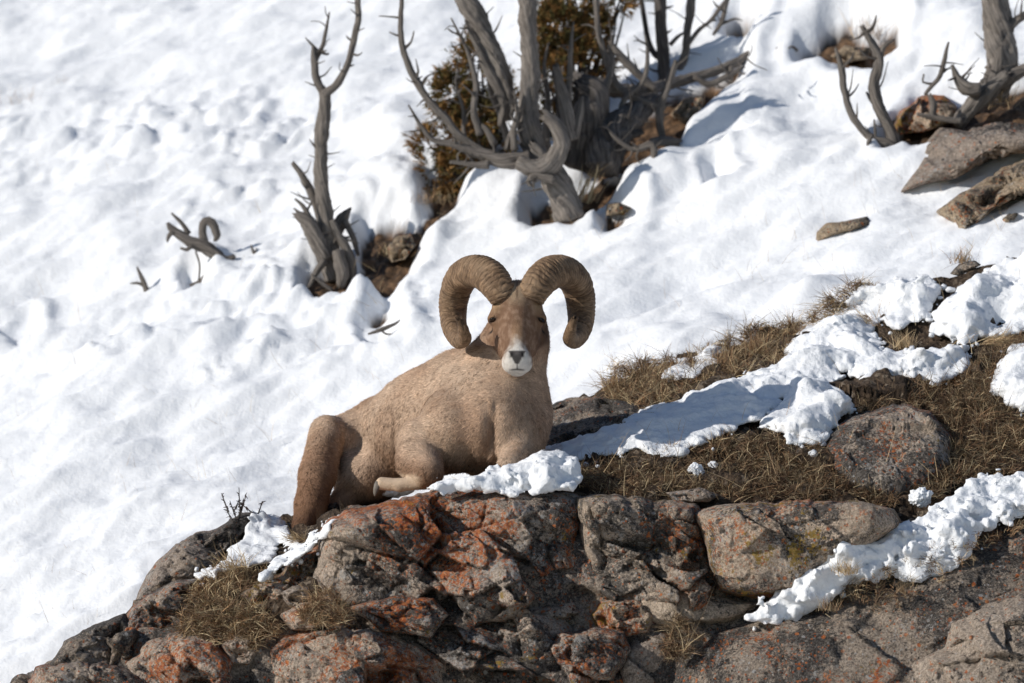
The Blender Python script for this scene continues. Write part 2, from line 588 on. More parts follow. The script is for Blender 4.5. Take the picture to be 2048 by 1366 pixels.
# ------------------------------------------------------------------ the outcrop the ram lies on: depth profiles from crest to foot
PROF = {-400: [(1640, 0.0), (1700, -0.5), (1900, -1.2)],
        0: [(1388, -0.15), (1430, -0.4), (1900, -1.1)],
        150: [(1300, -0.15), (1370, -0.45), (1900, -1.1)],
        300: [(1168, 0.0), (1220, -0.25), (1370, -0.5), (1900, -1.1)],
        450: [(1085, 0.1), (1200, -0.33), (1370, -0.55), (1900, -1.1)],
        560: [(1050, 0.3), (1110, -0.02), (1200, -0.36), (1370, -0.55), (1900, -1.1)],
        700: [(1018, 0.5), (1026, -0.25), (1040, -0.36), (1370, -0.55), (1900, -1.1)],
        900: [(985, 0.6), (992, -0.25), (1010, -0.38), (1370, -0.55), (1900, -1.1)],
        1040: [(905, 0.85), (950, 0.05), (985, -0.36), (1370, -0.55), (1900, -1.1)],
        1120: [(812, 1.0), (900, 0.2), (985, -0.36), (1370, -0.55), (1900, -1.1)],
        1250: [(742, 1.0), (900, 0.0), (995, -0.38), (1040, -0.45), (1370, -0.58), (1900, -1.2)],
        1450: [(698, 1.0), (880, 0.0), (1005, -0.38), (1050, -0.42), (1370, -0.64), (1900, -1.2)],
        1600: [(652, 1.05), (850, 0.1), (1005, -0.38), (1060, -0.42), (1230, -0.5), (1370, -0.75), (1900, -1.3)],
        1800: [(575, 1.15), (820, 0.2), (1020, -0.36), (1150, -0.48), (1370, -0.85), (1900, -1.4)],
        2048: [(508, 1.2), (800, 0.25), (1050, -0.42), (1370, -0.9), (1900, -1.5)],
        2450: [(380, 1.4), (700, 0.25), (950, -0.42), (1370, -0.9), (1900, -1.5)]}
FG_U = np.arange(-400, 2451, 10.0)
_t = np.linspace(0, 1, 161)
_keys = sorted(PROF)
_tab = np.stack([np.interp(PROF[k][0][0] + _t * (1900 - PROF[k][0][0]), [a for a, b in PROF[k]], [b for a, b in PROF[k]]) for k in _keys], 1)
FG_T = np.stack([np.interp(FG_U, _keys, row) for row in _tab], 0)
FG_C = np.interp(FG_U, _keys, [PROF[k][0][0] for k in _keys])
_ker = np.exp(-(np.arange(-6, 7) / 3.0) ** 2); _ker /= _ker.sum()


def _smooth(a):
    return np.convolve(np.pad(a, 6, mode='edge'), _ker, 'valid')


FG_T = np.stack([_smooth(r) for r in FG_T], 0)
FG_C = _smooth(FG_C)


def fg_crest(u):
    return np.interp(u, FG_U, FG_C)


def fg_y(u, v):
    """depth of the outcrop's ground at pixel u, v"""
    u = np.asarray(u, float); v = np.asarray(v, float)
    c = fg_crest(u)
    t = np.clip((v - c) / (1900 - c), 0, 1) * 160
    a = np.clip((u + 400) / 10.0, 0, len(FG_U) - 1.001)
    i = np.clip(t.astype(int), 0, 159); j = a.astype(int)
    ft, fa = t - i, a - j
    return (FG_T[i, j] * (1 - ft) * (1 - fa) + FG_T[i + 1, j] * ft * (1 - fa) + FG_T[i, j + 1] * (1 - ft) * fa + FG_T[i + 1, j + 1] * ft * fa)


ROT = np.array([[0.94, 0.10, 0.32], [-0.05, 0.985, -0.15], [-0.33, 0.13, 0.935]], np.float32)      # tilt of the bedding


def rock_disp(p, seed, s=1.0, a=1.0, fine=True):
    """blocky, cracked limestone relief in metres"""
    p = np.asarray(p, np.float32)
    w = np.stack([fbm(p * 3.1 / s, 3, seed + 1), fbm(p * 3.1 / s + 7, 3, seed + 2), fbm(p * 3.1 / s + 13, 3, seed + 3)], 1)
    d = fbm(p * 2.2 / s, 3, seed + 4) * 0.030
    lev = [(0.34, 0.032, 0.80, 0.016), (0.14, 0.010, 0.85, 0.006)] + ([(0.055, 0.0032, 0.75, 0.0015)] if fine else [])
    for k, (cell, amp, tilt, crack) in enumerate(lev):
        cell = cell * s
        q = (p + w * 0.022 * s) @ ROT / cell * np.array([0.80, 1.0, 1.35], np.float32)
        f1, f2, h, off = voronoi(q, seed + 10 * k)
        tl = np.stack([_u(h, 6), _u(h, 7), _u(h, 8)], 1) - 0.5
        d = d + (_u(h, 9) - 0.5) * amp * s * 2 + (tl * off).sum(1) * cell * tilt
        d = d - crack * s * np.exp(-((f2 - f1) / 0.05) ** 2) * (0.3 + 0.7 * _u(h, 4))
    d = d + fbm(p * 23 / s, 4, seed + 5, 0.6) * 0.006 * s
    return d * a


def build_ground():
    us = np.arange(-400, 2451, 7.0)
    ts = np.linspace(0, 1, 190) ** 1.15
    U, T = np.meshgrid(us, ts)
    V = fg_crest(U) + T * (1900 - fg_crest(U))
    Y = fg_y(U, V)
    p = P(U, V, Y)
    # behind the crest the ground drops away and dips under the snow
    back = []
    for k, (dy, dz) in enumerate([(0.9, -0.95), (0.45, -0.42), (0.2, -0.14), (0.07, -0.03)]):
        r = p[0].copy(); r[:, 1] += dy; r[:, 2] += dz
        back.append(r)
    p = np.concatenate([np.array(back), p], 0)
    nr, nc = p.shape[:2]
    v = p.reshape(-1, 3)
    f = grid_faces(nr, nc)
    n = vnormals(v, f)
    if n[:, 1].mean() > 0: n = -n
    d = rock_disp(v, 400, 0.8, 0.45, False) + fbm(v * 9, 4, 401) * 0.02
    v = v + n * d[:, None]
    o = mesh_obj('rocky_ground', v, f, M['soil'], origin=(0, 0, -1))
    o.data.materials.append(M['rock_brown'])
    cu, cv = pix(v[f].mean(1))
    edge = np.interp(cu, [0, 300, 470, 640, 700, 1150, 1400, 1800, 1960, 2048], [1200, 1190, 1300, 1230, 1000, 985, 1010, 1030, 1080, 1050])
    idx = (cv + fbm(v[f[:, 0]] * 9, 3, 409) * 30 > edge).astype(np.int32)
    o.data.polygons.foreach_set('material_index', idx)
    tag(o, kind='structure', label='dark earthy ground of the rock outcrop')
    return o


build_ground()


# ------------------------------------------------------------------ rocks: closed bodies, silhouette from an outline, own depth
def disc_grid(n):
    g = np.linspace(-1, 1, n)
    a, b = np.meshgrid(g, g)
    r = np.where(np.abs(a) > np.abs(b), a, b)
    with np.errstate(divide='ignore', invalid='ignore'):
        th = np.where(np.abs(a) > np.abs(b), (np.pi / 4) * (b / a), np.pi / 2 - (np.pi / 4) * (a / b))
    th = np.where((a == 0) & (b == 0), 0, th)
    return r * np.cos(th), r * np.sin(th)


def rock(name, poly, y, depth, mat, seed, label, n=None, lean=0.25, box=3.2, scale=1.0, amp=1.0, back=None, cat='rock', group=None, plan=0.0, drape=None):
    """poly: outline in photograph pixels; y: depth of its widest section; depth: how far it comes forward"""
    poly = np.asarray(poly, float)
    c = (poly.min(0) + poly.max(0)) / 2
    A = 0.5 * np.sum(poly[:, 0] * np.roll(poly[:, 1], -1) - np.roll(poly[:, 0], -1) * poly[:, 1])
    cx = np.sum((poly[:, 0] + np.roll(poly[:, 0], -1)) * (poly[:, 0] * np.roll(poly[:, 1], -1) - np.roll(poly[:, 0], -1) * poly[:, 1])) / (6 * A)
    cy = np.sum((poly[:, 1] + np.roll(poly[:, 1], -1)) * (poly[:, 0] * np.roll(poly[:, 1], -1) - np.roll(poly[:, 0], -1) * poly[:, 1])) / (6 * A)
    c = np.array([cx, cy])
    # outline radius by angle
    th = np.linspace(-np.pi, np.pi, 721)
    seg = np.concatenate([poly, poly[:1]])
    pts = np.concatenate([seg[k] + (seg[k + 1] - seg[k]) * np.linspace(0, 1, 40, endpoint=False)[:, None] for k in range(len(poly))]) - c
    pa, pr = np.arctan2(pts[:, 1], pts[:, 0]), np.hypot(pts[:, 0], pts[:, 1])
    o_ = np.argsort(pa); pa, pr = pa[o_], pr[o_]
    R = np.interp(th, np.r_[pa - 2 * np.pi, pa, pa + 2 * np.pi], np.r_[pr, pr, pr])
    size = np.sqrt(abs(A))
    cs = np.stack([np.cos(th), np.sin(th), 0 * th], 1) * size / 40.0
    R = R + (fbm(cs * 0.8 + seed, 2, seed + 3, 0.5) * 6) * min(1, size / 150) 
    if n is None: n = int(np.clip(size / 1.9, 40, 300))
    gx, gy = disc_grid(n)
    rr = np.clip(np.hypot(gx, gy), 0, 1); ang = np.arctan2(gy, gx)
    rw = 1 - (1 - rr) ** 1.6
    rad = np.interp(ang, th, R)
    bulge = np.clip(1 - rw ** box, 0, 1) ** (1 / box)
    u = c[0] + gx / np.maximum(rr, 1e-9) * rw * rad
    v = c[1] + gy / np.maximum(rr, 1e-9) * rw * rad
    yy = y - depth * bulge + lean * (c[1] - v) / PPM + plan * (u - c[0]) / PPM
    if drape is not None:
        up = np.clip((poly[:, 1].max() - v) / max(np.ptp(poly[:, 1]), 1), 0, 1)
        yy = drape(u, v) + y - depth * bulge * (0.30 + 0.70 * up ** 0.8)
    front = P(u, v, yy).reshape(-1, 3)
    # rim indices of the square grid, in order
    idx = np.arange(n * n).reshape(n, n)
    rim = np.concatenate([idx[0, :-1], idx[:-1, -1], idx[-1, ::-1][:-1], idx[::-1, 0][:-1]])
    back = depth if back is None else back
    cc = front[rim].mean(0)
    rings = []
    for q in (0.35, 0.65, 0.88, 0.99):
        w = (1 - q ** box) ** (1 / box)
        ring = cc + (front[rim] - cc) * max(w, 0.05)
        ring[:, 1] = front[rim][:, 1] * w + cc[1] * (1 - w) + back * q
        rings.append(ring)
    nb = len(rim)
    v3 = np.concatenate([front] + rings)
    f1 = grid_faces(n, n)
    fs = []
    prev = rim
    for k in range(len(rings)):
        cur = n * n + k * nb + np.arange(nb)
        fs.append(np.stack([prev, np.roll(prev, -1), np.roll(cur, -1), cur], 1))
        prev = cur
    v3 = np.concatenate([v3, [rings[-1].mean(0) + [0, 0.002, 0]]])
    last = len(v3) - 1
    tri = np.stack([prev, np.roll(prev, -1), np.full(nb, last)], 1)
    quads = np.concatenate([f1] + fs)
    if vnormals(v3, f1)[n * n // 2][1] > 0:
        f1 = f1[:, ::-1]
    q2 = np.concatenate(fs)
    # orient the back so that it faces away
    ctr = v3.mean(0)
    a = v3[q2[:, 0]]; nn = np.cross(v3[q2[:, 1]] - a, v3[q2[:, 2]] - a)
    if ((a - ctr) * nn).sum() < 0:
        q2 = q2[:, ::-1]; tri = tri[:, ::-1]
    quads = np.concatenate([f1, q2])
    nrm = vnormals(v3, quads)
    d = rock_disp(v3, seed, scale, amp)
    d[:n * n] *= 0.15 + 0.85 * sstep(1.0, 0.72, rw.ravel())
    d[n * n:] *= 0.2
    dirn = nrm * 0.30 + np.array([0, -0.9, 0.1]) * np.clip(-nrm[:, 1:2] * 1.4, 0, 1)
    v3 = v3 + dirn * d[:, None]
    o = mesh_obj(name, v3, [quads, tri], mat)
    tag(o, label, cat, group)
    return o


def snow_patch(name, poly, thick, seed, yoff=0.0, width=40, h=0.0068, label=None, lump=1.7, dep=None):
    """a bank of snow lying on the outcrop inside an outline: a rounded, crumbly solid"""
    poly = np.asarray(poly, float)
    lo, hi = poly.min(0), poly.max(0)
    gu, gv = np.meshgrid(np.linspace(lo[0], hi[0], 60), np.linspace(lo[1], hi[1], 60))
    pin = poly_sd(gu, gv, poly).reshape(gu.shape) > -12
    dep = dep or fg_y
    gy_ = dep(gu, gv)[pin] + yoff
    gp = P(gu[pin], gv[pin], gy_)
    b0 = gp.min(0) - [0.06, thick * 1.4 + 0.03, 0.06]; b1 = gp.max(0) + [0.06, 0.05, thick * 1.6 + 0.04]
    ax = [np.arange(b0[k], b1[k], h) for k in range(3)]
    G = np.stack(np.meshgrid(*ax, indexing='ij'), -1)
    shp = G.shape[:3]
    p = G.reshape(-1, 3)
    u, v = pix(p)
    front = dep(u, v) + yoff - p[:, 1]                 # how far before the ground
    hgt = front * 0.52
    near = (hgt > -0.04) & (hgt < thick * 2.2 + 0.03)
    f = np.where(hgt <= -0.04, 0.05, 0.05).astype(np.float32)
    f = np.full(len(p), 0.05, np.float32)
    i = np.where(near)[0]
    q = p[i]; hh = hgt[i]
    sd = poly_sd(u[i], v[i] + np.clip(hh, 0, 1) * 0.8 * PPM * 0.75, poly)
    a = -sd / PPM
    m = a < 0.06
    i, q, hh, a = i[m], q[m], hh[m], a[m]
    n1 = fbm(q * 5.0, 2, seed)

    def solid(hh, a, n1):
        t = np.maximum(thick * (0.70 + 0.75 * n1) * (0.35 + 0.65 * np.clip(-a * PPM / width, 0, 1)), 0.008)
        r = np.minimum(t, 0.045)
        bb = hh - t; aa = a + n1 * 0.016
        return np.hypot(np.maximum(aa + r, 0), np.maximum(bb + r, 0)) - r + np.minimum(np.maximum(aa + r, bb + r), 0)
    d = solid(hh, a, n1)
    k = np.abs(d) < 0.045                                   # only there can the crumbly relief move the surface
    qk = q[k]
    n2 = fbm(qk * 14, 4, seed + 4); n3 = fbm(qk * 27, 3, seed + 9)
    f1, f2, hd_, off = voronoi(qk * 19 + n2[:, None] * 0.35, seed + 2)
    f1b, _, _, _ = voronoi(qk * 52 + n2[:, None] * 0.3, seed + 5)
    dk = solid(hh[k], a[k] + n3 * 0.013, n1[k])
    d[k] = dk + lump * ((f1 - 0.45) * 0.008 + (f1b - 0.45) * 0.0045 - n2 * 0.012 - n3 * 0.003)
    d = np.maximum(d, -(hh + 0.012))
    f[i] = d
    vv, ff = surface_nets(f.reshape(shp), b0, h)
    nn = vnormals(vv, ff)                                   # the underside rests on the ground: leave it out
    uu, ww = pix(vv)
    low = (dep(uu, ww) + yoff - vv[:, 1]) * 0.52 < -0.008
    ff = ff[~low[ff].all(1)]
    used = np.unique(ff); rem = -np.ones(len(vv), int); rem[used] = np.arange(len(used))
    o = mesh_obj(name, vv[used], rem[ff], M['snow'])
    tag(o, label, kind='structure')
    return o
# ------------------------------------------------------------------ rocks of the outcrop
RK = [
 ('boulder', [(652, 1040), (690, 1020), (752, 1008), (830, 992), (890, 980), (1000, 975), (1100, 977), (1158, 984), (1174, 1008), (1166, 1060), (1180, 1150), (1200, 1280), (1230, 1440), (900, 1470), (640, 1450), (612, 1260), (626, 1150), (636, 1085)],
  -0.12, 0.42, 'rock_red', 1, 'big boulder covered in orange and grey lichen directly under the ram', dict(lean=0.10, box=5, back=0.5, amp=1.3)),
 ('boulder', [(1150, 990), (1230, 990), (1310, 1000), (1392, 1008), (1412, 1040), (1424, 1110), (1444, 1180), (1430, 1226), (1330, 1250), (1250, 1236), (1196, 1190), (1160, 1090)],
  -0.16, 0.40, 'rock_dark', 22, 'dark speckled rock right of the boulder under the ram, below the grass', dict(lean=0.10, box=5.5, amp=1.3)),
 ('boulder', [(1384, 1026), (1430, 1012), (1500, 1008), (1620, 1002), (1720, 1004), (1792, 1018), (1806, 1048), (1760, 1085), (1690, 1110), (1640, 1150), (1590, 1190), (1500, 1197), (1432, 1182), (1416, 1120), (1398, 1062)],
  -0.12, 0.56, 'rock_tan', 43, 'overhanging tan rock with orange and yellow lichen beside the lower snow strip', dict(lean=0.0, box=6, amp=1.35, scale=0.8)),
 ('rock', [(1262, 1200), (1290, 1160), (1340, 1168), (1420, 1180), (1500, 1200), (1545, 1205), (1530, 1236), (1450, 1252), (1350, 1262), (1280, 1250)],
  -0.36, 0.23, 'rock_cream', 64, 'smooth cream rock face sheltered beneath the overhanging tan rock', dict(lean=0.15, amp=0.35)),
 ('rock', [(1178, 1228), (1206, 1204), (1250, 1196), (1296, 1204), (1312, 1232), (1300, 1268), (1240, 1276), (1196, 1262)],
  -0.45, 0.17, 'rock_tan', 85, 'small pinkish block above the lowest lichen block, right of the big boulder', dict(lean=0.25, scale=0.5)),
 ('rock', [(1094, 1296), (1118, 1266), (1196, 1254), (1250, 1262), (1264, 1300), (1226, 1362), (1152, 1352), (1108, 1326)],
  -0.52, 0.18, 'rock_red', 106, 'low orange topped block at the foot of the big boulder', dict(lean=0.35, scale=0.5)),
 ('rock', [(1258, 1270), (1310, 1240), (1345, 1262), (1350, 1320), (1310, 1380), (1240, 1400), (1230, 1350)],
  -0.42, 0.16, 'rock_grey', 127, 'smooth grey rock in the shaded gully between boulder and dark slab', dict(lean=0.2, amp=0.6)),
 ('slab', [(1300, 1440), (1330, 1330), (1400, 1268), (1500, 1236), (1620, 1212), (1700, 1182), (1800, 1146), (1900, 1092), (1960, 1056), (2048, 1030), (2260, 960), (2300, 1470), (1700, 1500)],
  -0.30, 0.50, 'rock_brown', 148, 'dark brown rock slab filling the lower right below the snow strip', dict(lean=0.45, box=3.2, n=230)),
 ('slab', [(1780, 1380), (1812, 1322), (1876, 1288), (1892, 1236), (1956, 1204), (2050, 1182), (2220, 1190), (2240, 1460), (1770, 1470)],
  -0.52, 0.48, 'rock_pale', 169, 'pale grey smooth rock in the bottom right corner', dict(lean=0.35, amp=0.55)),
 ('boulder', [(1648, 890), (1672, 850), (1730, 822), (1800, 806), (1860, 824), (1900, 870), (1904, 930), (1862, 966), (1780, 996), (1712, 980), (1668, 936)],
  0.03, 0.22, 'rock_mixed', 190, 'rounded grey lichen boulder half buried in dry grass on the right', dict(drape=fg_y, box=3.4, scale=0.8)),
 ('rock', [(1072, 826), (1110, 803), (1170, 792), (1240, 796), (1288, 812), (1272, 850), (1210, 884), (1130, 908), (1070, 904)],
  0.03, 0.14, 'rock_brown', 211, 'dark rock with orange spots just behind the right shoulder of the ram', dict(drape=fg_y, box=2.6, scale=0.7)),
 ('rock', [(270, 1206), (292, 1150), (330, 1108), (372, 1076), (432, 1058), (486, 1024), (514, 1022), (500, 1060), (452, 1110), (400, 1158), (330, 1196)],
  0.20, 0.22, 'rock_grey', 232, 'bare grey rock rising along the left ridge beside the snow', dict(lean=0.5, scale=0.7)),
 ('rock', [(228, 1280), (256, 1224), (296, 1186), (346, 1162), (398, 1156), (410, 1200), (376, 1250), (330, 1284), (262, 1296)],
  -0.10, 0.22, 'rock_red', 253, 'orange crusted rock on the left ridge below the bare grey rock', dict(lean=0.4, scale=0.7)),
 ('rock', [(100, 1330), (128, 1282), (190, 1250), (246, 1228), (284, 1262), (270, 1310), (220, 1340), (150, 1352)],
  -0.20, 0.20, 'rock_brown', 274, 'dark rock on the lower left ridge against the snow', dict(lean=0.4, scale=0.7)),
 ('rock', [(52, 1376), (72, 1334), (150, 1322), (240, 1328), (290, 1350), (300, 1420), (180, 1450), (50, 1440)],
  -0.35, 0.25, 'rock_red', 295, 'orange speckled rock at the very bottom left of the outcrop', dict(lean=0.4, scale=0.7)),
 ('boulder', [(250, 1330), (290, 1284), (340, 1264), (396, 1258), (440, 1276), (468, 1320), (480, 1420), (380, 1450), (270, 1430)],
  -0.32, 0.28, 'rock_beige', 316, 'rounded boulder with red orange lichen left of the big beige boulder', dict(lean=0.35, scale=0.8)),
 ('boulder', [(530, 1300), (556, 1272), (640, 1250), (740, 1246), (836, 1284), (896, 1326), (930, 1450), (740, 1480), (550, 1450)],
  -0.36, 0.34, 'rock_beige', 337, 'big beige boulder at the bottom edge below the lichen boulder', dict(lean=0.35)),
 ('rock', [(466, 1192), (506, 1166), (556, 1150), (596, 1112), (640, 1084), (668, 1110), (664, 1180), (640, 1220), (596, 1236), (540, 1222), (484, 1210)],
  -0.14, 0.24, 'rock_tan', 358, 'tan stepped rock below the snow at the hind foot of the ram', dict(lean=0.35, scale=0.6)),
 ('rock', [(556, 1186), (584, 1170), (622, 1172), (628, 1196), (606, 1220), (572, 1214)],
  -0.30, 0.14, 'rock_grey', 379, 'small grey block with a yellow patch wedged in the stepped rock', dict(scale=0.4)),
 ('rock', [(440, 1290), (470, 1264), (500, 1276), (520, 1300), (500, 1330), (460, 1326)],
  -0.44, 0.12, 'rock_beige', 391, 'small pale block between the two boulders on the lower left', dict(scale=0.4)),
 ('rock', [(560, 1230), (600, 1205), (680, 1215), (700, 1250), (640, 1262), (580, 1262)],
  -0.36, 0.18, 'rock_beige', 397, 'ledge of orange dotted rock on top of the big beige boulder', dict(scale=0.6, lean=0.4)),
 ('rock', [(700, 1215), (780, 1190), (870, 1195), (900, 1230), (860, 1275), (760, 1262)],
  -0.48, 0.15, 'rock_red', 402, 'broken orange ledge jutting from the front of the big boulder', dict(scale=0.6, lean=0.4)),
 ('rock', [(900, 1190), (960, 1150), (1040, 1145), (1070, 1190), (1040, 1240), (950, 1250)],
  -0.46, 0.15, 'rock_dark', 407, 'dark square block standing out of the middle of the big boulder', dict(scale=0.6, lean=0.3)),
 ('rock', [(1330, 985), (1400, 976), (1440, 990), (1420, 1004), (1350, 1004)], -0.34, 0.10, 'rock_grey', 409, 'flat grey stone lying in grass above the dark speckled rock', dict(scale=0.4)),
]
for nm, pg, y, dp, mt, sd, lab, kw in RK:
    rock(nm, pg, y, dp, M[mt], sd, lab, **kw)


def hrock(nm, pg, dp, mt, sd, lab, dy=0.0, **kw):
    pg = np.asarray(pg, float)
    kw.pop('lean', None)
    return rock(nm, pg, 0.05 + dy, dp * 1.3, M[mt], sd, lab, **dict(dict(drape=hill_y, box=3.0, back=0.15, scale=0.55, amp=1.3), **kw))


hrock('rock', [(1800, 386), (1832, 334), (1850, 290), (1880, 254), (1930, 262), (1990, 246), (2060, 250), (2160, 236), (2160, 284), (2040, 296), (1960, 328), (1905, 358), (1850, 368)], 0.26, 'rock_grey', 501,
      'grey brown rock poking from the snow below the thick dead trunk', scale=0.7, amp=1.1, box=2.4)
hrock('rock', [(1872, 424), (1904, 396), (1950, 372), (2000, 338), (2048, 318), (2160, 292), (2160, 386), (2048, 388), (1990, 418), (1950, 452), (1918, 468), (1906, 444)], 0.26, 'rock_ochre', 522,
      'yellowish tan rock ridge at the right edge amid snow', scale=0.7, amp=1.1, box=2.4)
hrock('rock', [(1782, 250), (1800, 222), (1846, 192), (1890, 188), (1916, 214), (1906, 246), (1850, 264), (1800, 272)], 0.2, 'rock_tan', 543,
      'tan and orange rock beside the small forked dead stem', lean=0.4, scale=0.6)
hrock('rock', [(1630, 486), (1634, 464), (1652, 446), (1690, 442), (1736, 432), (1742, 448), (1700, 462), (1664, 472)], 0.1, 'rock_ochre', 564,
      'loaf shaped stone with a tan end lying alone on the snow', lean=0.3, scale=0.35, amp=0.6)
hrock('rock', [(1512, 120), (1522, 96), (1560, 90), (1600, 98), (1580, 112), (1540, 124)], 0.12, 'rock_brown', 585, 'brown stone at the upper end of the fallen grey log', scale=0.4, dy=-0.05)
hrock('rock', [(2002, 440), (2020, 428), (2038, 426), (2030, 438), (2010, 446)], 0.06, 'rock_ochre', 590, 'tiny tan stone on snow below the yellowish rock ridge', scale=0.25)
hrock('rock', [(1902, 548), (1920, 528), (1950, 522), (1962, 530), (1940, 542), (1916, 552)], 0.1, 'rock_brown', 595, 'small brown stone in the snow at the upper right crest', scale=0.3, dy=-0.25)
hrock('rock', [(1212, 432), (1214, 408), (1240, 404), (1264, 416), (1246, 430)], 0.08, 'rock_ochre', 600, 'little brown stone in the snow right of the dead juniper base', scale=0.3)
hrock('rock', [(776, 500), (790, 470), (822, 466), (832, 490), (810, 520), (784, 524)], 0.12, 'rock_ochre', 605, 'brown stone in bare earth right of the lone forked snag', scale=0.4)
hrock('rock', [(1660, 112), (1690, 92), (1740, 96), (1736, 118), (1690, 126)], 0.12, 'rock_ochre', 610, 'tan stone in the bare earth patch near the top edge', scale=0.4)
hrock('rock', [(1340, 230), (1366, 200), (1410, 190), (1404, 220), (1370, 248)], 0.12, 'rock_ochre', 615, 'crumbling tan stone beneath the fallen grey log', scale=0.35)

# ------------------------------------------------------------------ snow lying on the outcrop
SP = [
 ([(838, 980), (880, 964), (960, 946), (1030, 926), (1066, 908), (1110, 900), (1160, 912), (1160, 960), (1146, 984), (1000, 986), (900, 988)], 0.035, 860, dict(dep=lambda u, v: -0.44 + (985 - np.asarray(v)) / PPM * 1.0, width=20, label='crumbly snow on the boulder in front of the chest of the ram')),
 ([(1060, 930), (1060, 902), (1100, 896), (1150, 882), (1246, 852), (1282, 826), (1350, 802), (1450, 766), (1540, 736), (1584, 712), (1640, 690), (1710, 664), (1764, 688), (1724, 722), (1664, 764), (1606, 782), (1562, 802), (1532, 832), (1482, 852), (1440, 872), (1400, 892), (1360, 902), (1300, 907), (1236, 912), (1184, 922), (1150, 932), (1120, 946)], 0.10, 700, dict(yoff=-0.05, width=34, lump=1.9, label='long strip of snow running from under the ram up to the right')),
 ([(1520, 850), (1556, 822), (1586, 760), (1650, 764), (1694, 790), (1712, 820), (1664, 862), (1632, 892), (1588, 882)], 0.12, 720, dict(yoff=-0.06, lump=1.6, label='rounded lobe of snow above the half buried boulder')),
 ([(1552, 712), (1600, 668), (1660, 640), (1720, 622), (1756, 640), (1748, 690), (1790, 704), (1850, 706), (1930, 694), (1940, 722), (1890, 764), (1800, 759), (1740, 768), (1696, 746), (1650, 742)], 0.11, 740, dict(yoff=-0.03, width=44, lump=1.5, label='snow bank in the middle of the right slope above the grass')),
 ([(1676, 612), (1720, 584), (1790, 562), (1850, 556), (1884, 578), (1850, 636), (1790, 652), (1740, 634)], 0.12, 745, dict(yoff=-0.04, width=44, lump=1.4, label='rounded snow mound on the crest')),
 ([(1862, 664), (1884, 606), (1940, 560), (2060, 506), (2200, 470), (2200, 640), (2048, 655), (1984, 672), (1930, 694)], 0.12, 750, dict(yoff=-0.03, width=44, lump=1.5, label='broad snow bank running off the upper right of the outcrop')),
 ([(1980, 772), (2000, 722), (2034, 690), (2200, 656), (2200, 840), (2044, 822), (2012, 804)], 0.11, 760, dict(yoff=-0.04, lump=1.0, label='snow lump cut by the right edge above the grass')),
 ([(1496, 1238), (1556, 1184), (1596, 1152), (1636, 1094), (1680, 1070), (1740, 1086), (1800, 1052), (1880, 1012), (1940, 962), (1990, 940), (2048, 958), (2200, 900), (2260, 960), (2048, 1037), (1964, 1062), (1932, 1112), (1852, 1162), (1762, 1154), (1702, 1174), (1662, 1204), (1592, 1242), (1540, 1244)], 0.07, 780, dict(yoff=-0.13, width=64, lump=2.2, label='ragged snow strip below the overhanging tan rock')),
 ([(1326, 752), (1350, 722), (1400, 702), (1444, 694), (1432, 730), (1384, 752)], 0.05, 800, dict(yoff=-0.05, width=26, label='small snow patch in the grass on the crest')),
 ([(392, 1154), (440, 1120), (486, 1082), (508, 1030), (560, 1034), (590, 1070), (604, 1096), (560, 1096), (530, 1132), (480, 1128), (430, 1164)], 0.05, 820, dict(yoff=-0.10, width=30, label='snow tongue below the hind leg of the ram, above dry grass')),
 ([(526, 1156), (560, 1114), (616, 1088), (656, 1042), (672, 1040), (668, 1066), (640, 1092), (590, 1114)], 0.035, 840, dict(yoff=-0.20, width=20, label='thin snow ledge beside the left end of the big boulder')),
 ([(752, 990), (780, 978), (826, 976), (830, 986), (790, 994)], 0.018, 850, dict(yoff=-0.18, width=14, h=0.005, label='little snow on the boulder by the front hoof')),
]
for pg, th, sd, kw in SP:
    snow_patch('snow_patch', pg, th, sd, **kw)


def snow_ball(c, r, seed, label):
    b = bpy.data.meshes.new('tmp')
    import bmesh
    bm = bmesh.new(); bmesh.ops.create_icosphere(bm, subdivisions=5, radius=1.0)
    v = np.array([q.co[:] for q in bm.verts]); f = np.array([[q.index for q in t.verts] for t in bm.faces]); bm.free()
    bpy.data.meshes.remove(b)
    w = v * r * np.array([1.1, 1.0, 0.95]) * (1 + 0.35 * fbm(v * 1.3 + seed, 3, seed) + 0.18 * fbm(v * 4 + seed, 3, seed + 1))[:, None] + c
    o = mesh_obj('snow_clump', w, f, M['snow'])
    tag(o, label, 'snow clump')


for u, v, r, sd, dy, lab in [(1842, 994, 0.034, 3, -0.08, 'round snow clump sitting alone above the lower snow strip'), (1392, 942, 0.026, 5, -0.05, 'larger of the two snow clumps on the grass below the long snow strip'),
                             (1426, 931, 0.015, 7, -0.05, 'smaller of the two snow clumps on the grass below the long snow strip'), (1310, 858, 0.02, 9, -0.06, 'small snow clump on the shaded snow right of the ram')]:
    snow_ball(P(u, v, float(fg_y(u, v)) + dy), r, sd, lab)

